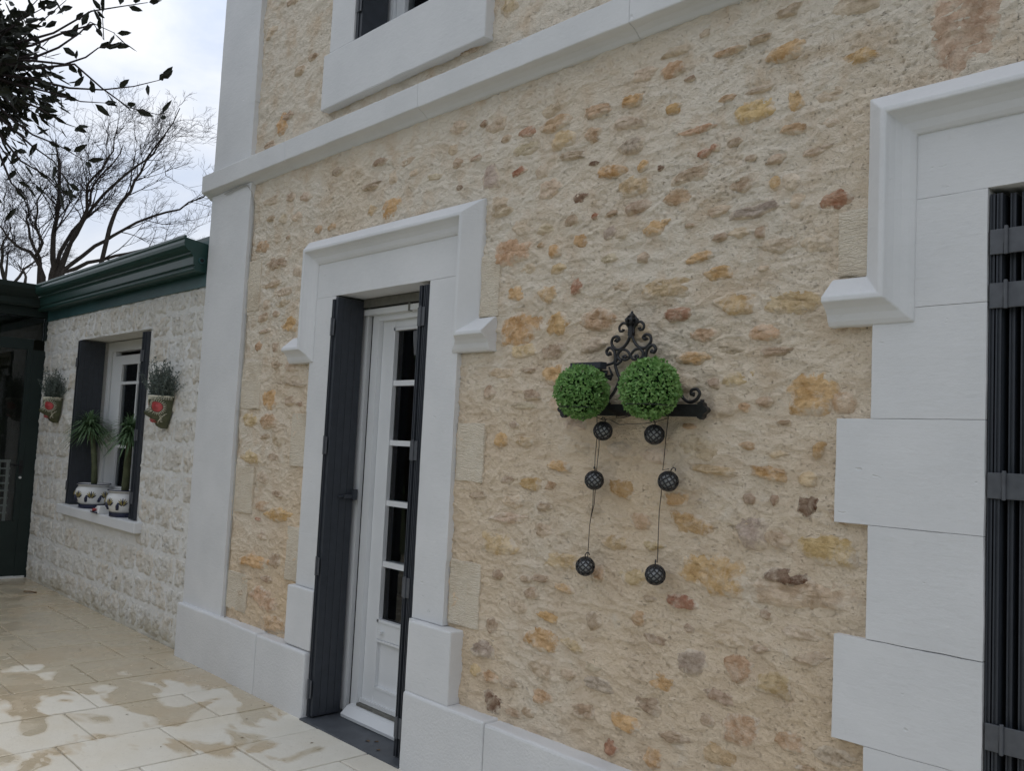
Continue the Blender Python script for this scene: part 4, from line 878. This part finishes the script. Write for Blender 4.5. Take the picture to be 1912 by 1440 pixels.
# ---- lattice lanterns
def lantern():
    root = empty('ball_lantern'); R_ = .034
    m = MB()
    for s in (1, -1):
        for k in range(9):
            a0 = 2*math.pi*k/9; pts = []
            for t in np.linspace(-.98, .98, 15): a = a0+s*t*1.15; c = math.sqrt(max(0, 1-t*t)); pts.append((R_*c*math.cos(a), R_*c*math.sin(a), R_*t))
            m.tube(pts, .0031, 4)
    m.build('lattice', M_LANT, root, True)
    m = MB()
    m.lathe([(0, .0352)]+[(R_*1.03*math.sin(a), R_*1.03*math.cos(a)) for a in (.25, .45, .62)], n=18); m.lathe([(R_*1.03*math.sin(a), -R_*1.03*math.cos(a)) for a in (.72, .5, .25)]+[(0, -.0345)], n=18)
    m.build('end_cap', M_LANT, root, True)
    m = MB(); m.lathe([(0, -.026)]+[(.028*math.sin(a), -.028*math.cos(a)) for a in np.linspace(.3, math.pi-.3, 9)]+[(0, .026)], n=14); m.build('inner_globe', M_DIFF, root, True)
    m = MB(); m.tube([(0, 0, .034), (0, 0, .043), (-.006, 0, .050), (-.014, 0, .049), (-.016, 0, .041)], .0021, 6); m.build('hook', M_LANT, root, True)
    return root
def dup(root):
    c = root.copy(); COL.objects.link(c)
    for ch in list(root.children):
        d = ch.copy(); COL.objects.link(d); d.parent = c
        for g in list(ch.children): e = g.copy(); COL.objects.link(e); e.parent = d
    return c
LB = [(-2.112, 1.575, 'upper left', .3, (.22, .3)), (-1.876, 1.567, 'upper right', 1.1, (.05, 0)), (-2.144, 1.391, 'middle left', 2.0, (0, .12)), (-1.81, 1.408, 'middle right', 3.3, (.1, -.2)), (-2.17, 1.071, 'lowest left', 4.1, (0, .05)), (-1.85, 1.084, 'lowest right', 5.2, (.03, .02))]
WH = {'upper left': 'just below the left topiary ball', 'upper right': 'just below the right topiary ball', 'middle left': 'halfway down the left wire', 'middle right': 'halfway down the right wire', 'lowest left': 'at the bottom end of the left wire', 'lowest right': 'at the bottom end of the right wire'}
lan = lantern()
for k, (x, z, w, rz, tl) in enumerate(LB):
    o = lan if k == 0 else dup(lan)
    o.location = (x, -.058, z); o.rotation_euler = (tl[0], tl[1], rz)
    tag(o, 'black lattice ball lantern hanging '+WH[w], 'lantern', 'lattice ball lanterns hanging on the wall')
m = MB(); y = -.05
def wire(*p, r=.0014): m.tube([(a, y+(.004*math.sin(i*2.2+a*9)), b_) for i, (a, b_) in enumerate(p)], r, 4)
wire((-2.150, 1.64), (-2.149, 1.56), (-2.149, 1.48), (-2.150, 1.425)); wire((-2.140, 1.60), (-2.137, 1.52), (-2.138, 1.44), (-2.143, 1.42))
wire((-2.152, 1.36), (-2.156, 1.30), (-2.162, 1.22), (-2.166, 1.105)); wire((-2.142, 1.36), (-2.150, 1.30), (-2.160, 1.24))
wire((-1.825, 1.655), (-1.829, 1.56), (-1.838, 1.48), (-1.842, 1.445), (-1.812, 1.45)); wire((-1.842, 1.40), (-1.846, 1.30), (-1.850, 1.20), (-1.850, 1.125))
wire((-2.13, 1.622), (-2.09, 1.618), (-2.04, 1.600), (-1.98, 1.604), (-1.93, 1.606), (-1.88, 1.612), (-1.83, 1.625)); wire((-2.16, 1.63), (-2.12, 1.615), (-2.10, 1.617))
for k in range(5): wire((-2.10+.01*k, 1.655-.004*k), (-2.06, 1.650-.006*k), (-2.02, 1.641-.004*k), (-1.96, 1.648-.002*k))
o = m.build('light_string', M_WIRE); tag(o, 'thin dark wire linking the hanging ball lanterns', 'wire')

# ================================================================== WALL POCKET FACES WITH LAVENDER
def face_planter():
    root = empty('face_planter'); H = .225
    zs = np.linspace(0, H, 26); ths = np.linspace(-math.pi/2, math.pi/2, 33)
    def surf(th, z):
        t = z/H; r = np.interp(t, [0, .06, .25, .5, .75, 1], [.030, .048, .078, .098, .110, .118])
        x = r*.88*np.sin(th); y = -r*1.10*np.cos(th)
        nose = .050*np.exp(-(th/.20)**2-((z-.098)/.030)**2)+.018*np.exp(-(th/.16)**2-((z-.13)/.03)**2)
        mouth = .022*np.exp(-(th/.42)**2-((z-.052)/.012)**2); chin = .012*np.exp(-(th/.4)**2-((z-.02)/.016)**2)
        brow = .008*np.exp(-((abs(th)-.5)/.35)**2-((z-.185)/.014)**2); eyeh = -.008*np.exp(-((abs(th)-.62)/.22)**2-((z-.155)/.02)**2)
        return np.array((x, y-nose-mouth-chin-brow-eyeh, z))
    V = [surf(t, z) for z in zs for t in ths]; n = len(ths)
    F = [(i*n+k, i*n+k+1, (i+1)*n+k+1, (i+1)*n+k) for i in range(len(zs)-1) for k in range(n-1)]
    MI = [0]*len(F)
    m = MB(); m.add(V, F); m.add([(-.118, 0, H), (.118, 0, H), (.03, 0, 0), (-.03, 0, 0)], [(0, 1, 2, 3)])
    m.build('pocket', M_OLIVE, root, True)
    m = MB(); m.tube([surf(t, H) for t in ths], .006, 6); m.build('rim', M_CREAM, root, True)
    def strip(mb, pts, w, off=.0025):      # raised brush stroke following the surface; pts are (th, z)
        P = [surf(t, z)*np.array((1, 1, 1)) for t, z in pts]; P = [p+np.array((math.sin(t)*off, -math.cos(t)*off, 0)) for p, (t, z) in zip(P, pts)]
        mb.tube(P, [w*(1-.6*i/(len(P)-1)) for i in range(len(P))], 5)
    m = MB()
    for t in np.linspace(-1.45, 1.45, 34): strip(m, [(t, H-.006), (t+.03, H-.026)], .0032)
    m.build('rim_strokes', M_CREAM, root, True)
    for s in (-1, 1):
        et, ez = s*.62, .150
        m = MB(); ring = []
        m.add([surf(et, ez)+np.array((math.sin(et)*.010, -math.cos(et)*.010, 0))]+[surf(et+.40*math.cos(a)*k, ez+.036*math.sin(a)*k)+np.array((math.sin(et)*o_, -math.cos(et)*o_, 0)) for k, o_ in ((.35, .012), (.42, .006), (.75, .009), (1, .003)) for a in np.linspace(0, 2*math.pi, 20, endpoint=False)],
              [(0, 1+k, 1+(k+1) % 20) for k in range(20)]+[(1+r_*20+k, 1+(r_+1)*20+k, 1+(r_+1)*20+(k+1) % 20, 1+r_*20+(k+1) % 20) for r_ in range(3) for k in range(20)])
        m.build('eye', M_RED, root, True)
        m = MB()
        for a in np.linspace(0, 2*math.pi, 26, endpoint=False):
            strip(m, [(et+.42*math.cos(a), ez+.039*math.sin(a)), (et+.62*math.cos(a), ez+.060*math.sin(a))], .0030)
        m.build('eyelashes', M_CREAM, root, True)
        m = MB()
        for k in range(6): strip(m, [(s*(.45+.12*k), .035+.012*k), (s*(.62+.13*k), .055+.010*k)], .0028)
        for k in range(5): strip(m, [(s*.75, .05+.01*k), (s*(.95), .045+.011*k)], .0026)
        m.build('white_strokes', M_CREAM, root, True)
    m = MB()
    for zz_, w in ((.058, .0065), (.046, .0065)): strip(m, [(t, zz_+.003*math.cos(t*6)) for t in np.linspace(-.42, .42, 9)], w, .004)
    m.build('mouth', M_RED, root, True)
    MB().add([(0, -.004, H-.02)]+[surf(t, H)*np.array((.95, .95, 0))+np.array((0, 0, H-.02)) for t in ths], [(0, k+1, k+2) for k in range(len(ths)-1)]).build('soil', M_SOIL, root)
    m = MB(); rg = np.random.RandomState(21)
    for k in range(120):
        x0 = rg.uniform(-.09, .09); y0 = -rg.uniform(.015, .10); l = rg.uniform(.13, .29); a = rg.uniform(-.75, .75)+x0*4; b_ = rg.uniform(-.35, .25)
        P = [np.array((x0, y0, H-.02))+np.array((math.sin(a)*t**1.3, -math.sin(-b_)*t*.6, math.cos(a)*t))*l for t in (0, .35, .7, 1.0)]
        m.tube(P, [.0018, .0016, .0013, .001], 4)
        for j in range(9):
            t = .25+.75*j/8; p = P[0]*(1-t)+P[3]*t if False else np.array([np.interp(t, (0, .35, .7, 1), [q_[i] for q_ in P]) for i in range(3)])
            for s in (-1, 1):
                d = rg.normal(size=3)*.7+np.array((0, 0, .6)); d /= np.linalg.norm(d); sd_ = np.cross(d, rg.normal(size=3)); sd_ /= np.linalg.norm(sd_)
                L_ = rg.uniform(.016, .034)*(1.1-.4*t); w = L_*.20
                m.add([p, p+d*L_*.5+sd_*w, p+d*L_, p+d*L_*.5-sd_*w], [(0, 1, 2, 3)])
    o = m.build('lavender', M_LAV, root)
    return root
fp = face_planter(); fp.location = (-6.195, -.012, 1.508)
tag(fp, 'painted face wall pocket with red eyes and lavender, right of the annex window', 'wall planter', 'face shaped wall pockets on the annex')
fp2 = dup(fp); fp2.location = (-8.625, -.012, 1.515); tag(fp2, 'painted face wall pocket with lavender between annex window and veranda', 'wall planter', 'face shaped wall pockets on the annex')

# ================================================================== POTTED PLANTS ON THE ANNEX SILL
def potted(seed, h_stem, lean, r_stem, rp_=.135):
    rg = np.random.RandomState(seed); root = empty('potted_plant'); k_ = rp_/.135
    m = MB(); m.lathe([(0, .0), (.100*k_, 0), (.106*k_, .006), (.104*k_, .022), (.108*k_, .034)], n=28); m.build('saucer', M_BLUE, root, True)
    prof = [(.092, .030), (.112, .050), (.130, .085), (.137, .120), (.130, .155), (.116, .176), (.110, .184), (.118, .192), (.128, .198), (.126, .205), (.112, .203), (.100, .17)]
    m = MB(); m.lathe([(r*k_, z) for r, z in prof], n=32); m.build('pot', M_FAI, root, True)
    m = MB(); m.lathe([(.126*k_, .1975), (.131*k_, .2015), (.127*k_, .2062), (.120*k_, .2055)], n=32); m.build('pot_rim', M_BLUE, root, True)
    def onpot(a, z): r = np.interp(z, [.03, .05, .085, .12, .155, .176], [.092, .112, .130, .137, .130, .116])*k_+.0015; return np.array((r*math.cos(a), r*math.sin(a), z))
    mo, mb_ = MB(), MB()
    for c in (-2.75, -1.95, -1.15, -.35, .45):
        for j in range(7):
            t = -.9+.3*j; L_ = .05+.012*math.cos(t*2)
            P = [onpot(c-.08+math.sin(t)*s*L_/.137, .085+math.cos(t)*s*L_) for s in (.15, .6, 1.0)]
            (mo if j % 3 else mb_).tube(P, [.0045, .006, .002], 5)
        P = [onpot(c-.42+.08*s, .06+.05*s) for s in (0, .5, 1)]; mb_.tube(P, [.012, .014, .006], 6)
    mo.build('painted_sprig', M_OCHRE, root, True); mb_.build('painted_leaves', M_BLUE, root, True)
    MB().lathe([(.118*k_, .185), (0, .190)], n=24).build('soil', M_SOIL, root)
    P = [np.array((lean*t*t, 0, .18+h_stem*t)) for t in np.linspace(0, 1, 9)]
    m = MB(); m.tube(P, [r_stem*(1.12-.22*t+.10*abs(math.sin(t*9))) for t in np.linspace(0, 1, 9)], 10); m.build('stem', M_STEM, root, True)
    top = P[-1]; m = MB()
    for k in range(300):
        az = rg.uniform(0, 2*math.pi); el = rg.uniform(-.35, 1.35); L_ = rg.uniform(.17, .29); d = np.array((math.cos(az)*math.cos(el), math.sin(az)*math.cos(el), math.sin(el)))
        b0 = top+np.array((0, 0, rg.uniform(-.05, .05))); sd_ = np.array((-math.sin(az), math.cos(az), 0)); w = rg.uniform(.005, .008); pts = []
        for t in (0, .3, .65, 1): pts.append(b0+d*L_*t-np.array((0, 0, 1))*L_*.52*t**2.0)
        ws = (w*.5, w, w*.8, 0); vs = []
        for p, ww in zip(pts, ws): vs += [p+sd_*ww, p-sd_*ww]
        m.add(vs, [(0, 1, 3, 2), (2, 3, 5, 4), (4, 5, 7, 6)])
    o = m.build('foliage', M_STRAP, root); o['kind'] = 'stuff'; return root
p1 = potted(4, .50, -.20, .021, .140); p1.location = (-7.80, .075, .816); tag(p1, 'tufted plant in the left, fully visible white and blue pot on the annex sill', 'potted plant', 'potted plants on the annex sill')
p2 = potted(9, .47, .02, .025, .132); p2.location = (-7.00, .040, .816); tag(p2, 'tufted plant in the right pot on the annex sill, half behind the shutter edge', 'potted plant', 'potted plants on the annex sill')
root = empty('ceramic_ornament', (-7.33, -.02, .816))
m = MB(); m.add([(-.085, -.05, 0), (.09, -.05, 0), (.09, .05, 0), (-.085, .05, 0), (-.06, -.03, .012), (.03, -.038, .062), (.03, .038, .062), (-.06, .03, .012), (.075, -.03, .058), (.075, .03, .058)],
    [(3, 2, 1, 0), (0, 1, 8, 5, 4), (3, 7, 6, 9, 2), (1, 2, 9, 8), (0, 4, 7, 3), (4, 5, 6, 7), (5, 8, 9, 6)])
o = m.build('body', M_FAI, root); o.matrix_parent_inverse = Matrix.Identity(4); bv = o.modifiers.new('bevel', 'BEVEL'); bv.width = .006; bv.segments = 2
m = MB(); m.tube([(-.04, -.042, .012), (.0, -.050, .026), (.05, -.050, .034)], [.006, .012, .005], 6); o = m.build('red_patch', M_RED, root, True); o.matrix_parent_inverse = Matrix.Identity(4)
m = MB(); m.tube([(-.075, -.046, .006), (.0, -.054, .008), (.085, -.054, .008)], .006, 6); o = m.build('blue_band', M_BLUE, root, True); o.matrix_parent_inverse = Matrix.Identity(4)
tag(root, 'small wedge shaped painted ceramic ornament between the two pots', 'ornament')

# ================================================================== TREES
def bare_tree(name, org, limbs, seed, n1_, n2_, n3_, sc, r0):
    rg = np.random.RandomState(seed); hh = np.array((.692, .722, 0)); dd = np.array((-.722, .692, 0))
    root = empty(name, (org[0], org[1], 0)); tk, cr = MB(), MB()
    tw = MB()
    base = np.array((org[0], org[1], 0.)); zmin = min(l[0][1] for l in limbs)
    tk.tube([base, base+np.array((.05, .02, zmin*.5)), base+hh*.1+np.array((0, 0, zmin*.97))], [r0*1.5, r0*1.15, r0*1.1], 10)
    def grow(p, d, L_, r, lev):
        k = 5 if lev < 3 else 4; pts = [p]; q = p.copy(); d = d/np.linalg.norm(d)
        for i in range(k):
            d = d+rg.normal(size=3)*.16+np.array((0, 0, .05)); d /= np.linalg.norm(d); q = q+d*L_/k; pts.append(q.copy())
        tgt = cr if lev < 3 else tw
        tgt.tube(pts, [max(.0018, r*(1-.8*i/k)) for i in range(k+1)], 4 if lev < 3 else 3, cap=False)
        if lev >= 4: return
        for _ in range((n2_, n3_, n3_)[lev-1] if lev < 4 else 0):
            t = rg.uniform(.25, 1); i = min(k-1, int(t*k)); pp = pts[i]*(1-(t*k-i))+pts[i+1]*(t*k-i)
            ax_ = (pts[i+1]-pts[i]); ax_ /= np.linalg.norm(ax_); v = np.cross(ax_, rg.normal(size=3)); v /= np.linalg.norm(v)
            grow(pp, ax_*.75+v*rg.uniform(.45, .8)+hh*.16, L_*rg.uniform(.45, .72), r*.55, lev+1)
    for li, l in enumerate(limbs):
        off = rg.uniform(-1, 1); P = []
        for i, (a, z) in enumerate(l): P.append(base*np.array((1, 1, 0))+hh*a+dd*off*1.1*sc*(i/len(l))+np.array((0, 0, z)))
        P[0] = P[0]*1.0; n = len(P); r_ = [r0*(.52 if li else .75)*(1-.80*i/(n-1)) for i in range(n)]
        fine = []; fr = []
        for i in range(n-1):
            for t in (0, .5): fine.append(P[i]*(1-t)+P[i+1]*t+rg.normal(size=3)*.018*sc*(t > 0)); fr.append(r_[i]*(1-t)+r_[i+1]*t)
        fine.append(P[-1]); fr.append(r_[-1])
        tk.tube([base+hh*l[0][0]*.8+np.array((0, 0, zmin*.9))]+fine, [fr[0]*1.05]+fr, 7)
        tot = len(fine)-1
        for _ in range(n1_):
            t = rg.uniform(.22, 1)**.8*tot; i = min(tot-1, int(t)); p = fine[i]*(1-(t-i))+fine[i+1]*(t-i)
            ax_ = fine[i+1]-fine[i]; ax_ /= np.linalg.norm(ax_); v = np.cross(ax_, rg.normal(size=3)); v /= np.linalg.norm(v)
            grow(p, ax_*.8+v*rg.uniform(.5, .9)+hh*.12+np.array((0, 0, .15)), sc*rg.uniform(.5, 1.15)*(1.15-.5*t/tot), max(.006, fr[i]*.42), 1)
    tk.build('trunk', M_BARK, root, True); cr.build('branches', M_TWIG, root); o = tw.build('twigs', M_TWIG, root); o['kind'] = 'stuff'
    return root
LIMBS = [[(0.09, 4.22), (0.13, 4.49), (0.15, 4.87), (0.23, 5.22), (0.27, 5.83), (0.27, 6.21), (0.23, 6.58)], [(0.2, 4.26), (0.37, 4.77), (0.61, 5.23), (0.97, 5.75), (1.37, 6.14), (1.7, 6.39), (2.02, 6.86), (2.28, 7.37)], [(0.28, 4.31), (0.56, 4.62), (0.89, 4.94), (1.15, 5.18), (1.66, 5.51), (2.11, 5.69), (2.48, 5.97), (2.76, 6.37)], [(-0.08, 4.14), (-0.13, 4.51), (-0.32, 4.88), (-0.38, 5.19), (-0.35, 5.42)], [(-0.06, 4.18), (-0.17, 4.51), (0.03, 4.75), (-0.05, 5.05), (0.03, 5.43), (0.25, 5.67)], [(0.24, 4.29), (0.44, 4.85), (0.72, 5.43), (0.73, 5.85), (1.02, 6.13), (1.24, 6.44), (1.33, 6.86)], [(0.28, 4.27), (0.65, 4.51), (1.09, 4.69), (1.54, 4.86), (2.0, 4.96), (2.41, 5.09)], [(1.07, 5.14), (1.13, 5.49), (1.34, 5.88), (1.47, 6.26), (1.65, 6.65), (1.82, 7.04)], [(-0.15, 4.44), (-0.31, 4.62), (-0.54, 4.72), (-0.75, 4.98), (-0.89, 5.16)], [(0.16, 4.38), (0.25, 4.84), (0.46, 5.26), (0.57, 5.65), (0.57, 6.03), (0.86, 6.46), (0.99, 6.85)]]
bt = bare_tree('bare_tree', (-17.39, 2.19), LIMBS, 5, 14, 4, 3, 1.0, .078)
tag(bt, 'large leafless tree with many fine twigs rising behind the annex gutter', 'tree')
L2 = [[(0.02, 4.66), (-0.04, 5.04), (0.03, 5.42), (0.21, 5.67)], [(0.17, 4.64), (0.29, 5.05), (0.51, 5.35), (0.69, 5.55)], [(-0.02, 4.66), (-0.12, 5.18), (-0.26, 5.64)], [(0.45, 4.66), (0.34, 4.96), (0.09, 5.19)], [(-.2, 4.5), (-.5, 5.0), (-.8, 5.4)]]
bt2 = bare_tree('bare_tree', (-22.4, 2.7), L2, 12, 9, 4, 3, .8, .07)
tag(bt2, 'smaller leafless tree low at the far left above the veranda roof', 'tree')

ev = empty('evergreen_tree', (-6.75, -2.35, 0)); tag(ev, 'dark evergreen tree with long leaves overhanging the terrace at the upper left', 'tree')
rg = np.random.RandomState(31); CC = np.array((-6.38, -1.47, 3.72))
m = MB(); m.tube([(-6.75, -2.35, 0), (-6.72, -2.2, 1.2), (-6.62, -1.95, 2.4), (-6.48, -1.65, 3.2), (-6.36, -1.46, 3.86)], [.10, .085, .075, .06, .04], 10)
m.build('trunk', M_BARK, ev, True)
br_m = MB(); LP = []           # leaf placements: base point, direction
SPR = [[(-5.92, -1.02, 3.95), (-5.76, -0.86, 4.10), (-5.62, -0.72, 4.14), (-5.51, -0.61, 4.17)], [(-5.88, -0.97, 3.96), (-5.75, -0.84, 4.02), (-5.70, -0.79, 3.92), (-5.71, -0.81, 4.10)],
[(-5.88, -0.95, 3.76), (-5.79, -0.86, 3.81), (-5.73, -0.81, 3.87), (-5.63, -0.70, 3.92)], [(-5.86, -0.92, 3.61), (-5.72, -0.77, 3.61), (-5.58, -0.63, 3.64), (-5.46, -0.51, 3.69)],
[(-5.83, -0.91, 3.76), (-5.72, -0.77, 3.62), (-5.61, -0.64, 3.51), (-5.47, -0.49, 3.47)], [(-5.95, -1.01, 3.58), (-5.81, -0.86, 3.53), (-5.71, -0.75, 3.53)],
[(-6.03, -1.06, 3.31), (-5.91, -0.94, 3.25), (-5.80, -0.81, 3.16)], [(-6.08, -1.10, 3.14), (-5.96, -0.97, 3.05), (-5.92, -0.91, 2.98)], [(-6.13, -1.13, 3.00), (-6.06, -1.05, 2.91), (-6.09, -1.09, 2.86)],
[(-5.90, -0.99, 3.86), (-5.81, -0.90, 3.96), (-5.76, -0.86, 4.03), (-5.66, -0.74, 3.97)], [(-6.00, -1.05, 3.48), (-5.89, -0.92, 3.39), (-5.84, -0.87, 3.37)], [(-6.03, -1.06, 3.24), (-5.94, -0.95, 3.15), (-5.87, -0.87, 3.00)]]
sprig = []
for s in SPR:
    P = [np.array(p) for p in s]; st = CC+(P[0]-CC)*.45; pts = [st, (st+P[0])/2+rg.normal(size=3)*.02]+P
    br_m.tube(pts, np.linspace(.010, .0022, len(pts)), 5)
    for i in range(len(P)-1):
        for t in (.1, .55) if i < 1 else (.15, .5, .9):
            p = P[i]*(1-t)+P[i+1]*t; ax_ = P[i+1]-P[i]; ax_ /= np.linalg.norm(ax_)
            if rg.rand() < (.95 if i < 1 else .62): sprig.append((p, ax_+rg.normal(size=3)*.55))
    ax_ = P[-1]-P[-2]; ax_ /= np.linalg.norm(ax_)
    for k in range(2): sprig.append((P[-1], ax_+rg.normal(size=3)*.5))
for k in range(190):
    d = rg.normal(size=3); d /= np.linalg.norm(d); Lb = rg.uniform(.45, 1.04); e = CC+d*Lb*np.array((.80, .80, 1.02)); mid = CC+(e-CC)*.5+rg.normal(size=3)*.05
    P = [CC+(e-CC)*.12, mid, e]; br_m.tube(P, [.010, .006, .002], 4, cap=False)
    for j in range(21):
        t = rg.uniform(.30, 1.0); p = (P[0]*(1-t)**2+2*P[1]*t*(1-t)+P[2]*t*t)+rg.normal(size=3)*.05; LP.append((p, d*.7+rg.normal(size=3)*.75-np.array((0, 0, .15))))
br_m.build('branches', M_TWIG, ev)
def leaf_geo(p, d, L_, w):
    d = d/np.linalg.norm(d); s = np.cross(d, rg.normal(size=3)); s /= np.linalg.norm(s); nn = np.cross(s, d)
    c = [p+d*L_*t-nn*L_*.10*t*t for t in (0, .12, .4, .75, 1)]
    vs = [c[0], c[1], c[2]-nn*w*.3, c[3]-nn*w*.25, c[4]]+[c[2]+s*w, c[3]+s*w*.72, c[2]-s*w, c[3]-s*w*.72]
    return vs, [(1, 5, 2), (2, 5, 6, 3), (3, 6, 4), (1, 2, 7), (2, 3, 8, 7), (3, 4, 8), (0, 1, 2)]
m = MB()
for p, d in LP:
    v, f = leaf_geo(p, d, rg.uniform(.075, .12), rg.uniform(.013, .020)); m.add(v, f)
o = m.build('foliage', M_EVER, ev); o['kind'] = 'stuff'
protos = []
for k in range(5):
    v, f = leaf_geo(np.zeros(3), np.array((0, 0, 1.)), .098+.008*k, .0165+.0013*k)
    me = bpy.data.meshes.new('leaf'); me.from_pydata([tuple(a) for a in v], [], f); me.materials.append(M_EVER); protos.append(me)
for p, d in sprig:
    o = bpy.data.objects.new('leaf', protos[rg.randint(5)]); COL.objects.link(o); o.parent = ev; o.matrix_parent_inverse = Matrix.Translation((6.75, 2.35, 0))
    o.location = p; o.rotation_euler = Vector(d).to_track_quat('Z', 'Y').to_euler(); o.scale = (1, 1, rg.uniform(.75, 1.1))

# tall garden hedge across the terrace (what the panes reflect)
nx, nz_ = 200, 34; gx, gz = np.meshgrid(np.linspace(-48, 8, nx), np.linspace(0, 1, nz_)); Xh, t = gx.ravel(), gz.ravel()
hgt = 3.7+.6*noise3(np.stack([Xh*.5, Xh*0, Xh*0], 1)); Zh = hgt*np.sin(np.clip(t*1.25, 0, 1)*math.pi/2); Yh = -10.5-np.clip(t*1.25-.85, 0, .4)*5
pp = np.stack([Xh, Yh, Zh], 1); pp[:, 1] += fbm(pp*1.6, 4)*.45; pp[:, 2] += fbm(pp*1.8+50, 3)*.22*(t > .05)
F = [(j*nx+i, j*nx+i+1, (j+1)*nx+i+1, (j+1)*nx+i) for j in range(nz_-1) for i in range(nx-1)]
o = MB().add(pp, F).build('hedge', M_HEDGE); tag(o, 'tall clipped hedge along the far side of the garden', 'hedge', kind='stuff')

# ---- small things on the terrace
m = MB(); L_ = .11; vs = []
for i in range(7):
    t = i/6; w = .026*math.sin(math.pi*min(1, t*.95+.05))*(1-.2*t); vs += [((t-.5)*L_, -w, .010*math.sin(t*3)+.018*(t > .6)*(t-.6)+.004), ((t-.5)*L_, 0, .003+.006*math.sin(t*4)), ((t-.5)*L_, w, .018-.01*t)]
m.add(vs, [(3*i+a, 3*i+a+1, 3*i+a+4, 3*i+a+3) for i in range(6) for a in (0, 1)])
o = m.build('dry_leaf', M_DEAD); o.location = (-8.32, -.20, G+.002); o.rotation_euler = (0, 0, .9); tag(o, 'curled brown dry leaf lying near the foot of the annex wall', 'leaf')
m = MB(); rg = np.random.RandomState(3)
for (x, y) in [(-4.84, -.04), (-5.65, -.26), (-5.4, -.31), (-5.05, -.43), (-5.19, -.63), (-4.2, -.3), (-4.35, -.12), (-3.95, -.45), (-6.1, -.5), (-4.6, -.75), (-3.7, -.22), (-4.05, -.8), (-5.9, -.12)]:
    a = rg.uniform(0, 6); l = rg.uniform(.006, .016); c, s = math.cos(a)*l, math.sin(a)*l
    m.add([(x-c, y-s, G+.001), (x+s*.4, y-c*.4, G+.004), (x+c, y+s, G+.002), (x-s*.4, y+c*.4, G+.003)], [(0, 1, 2, 3)])
for (x, y) in [(-3.55, -.01), (-3.52, .02), (-3.42, -.04)]: m.add([(x-.012, y, G+.009), (x, y-.006, G+.014), (x+.014, y+.008, G+.010), (x, y+.016, G+.012)], [(0, 1, 2, 3)])
o = m.build('leaf_litter', M_DEAD); tag(o, 'tiny dark scraps of leaf scattered over the paving', 'litter', kind='stuff')
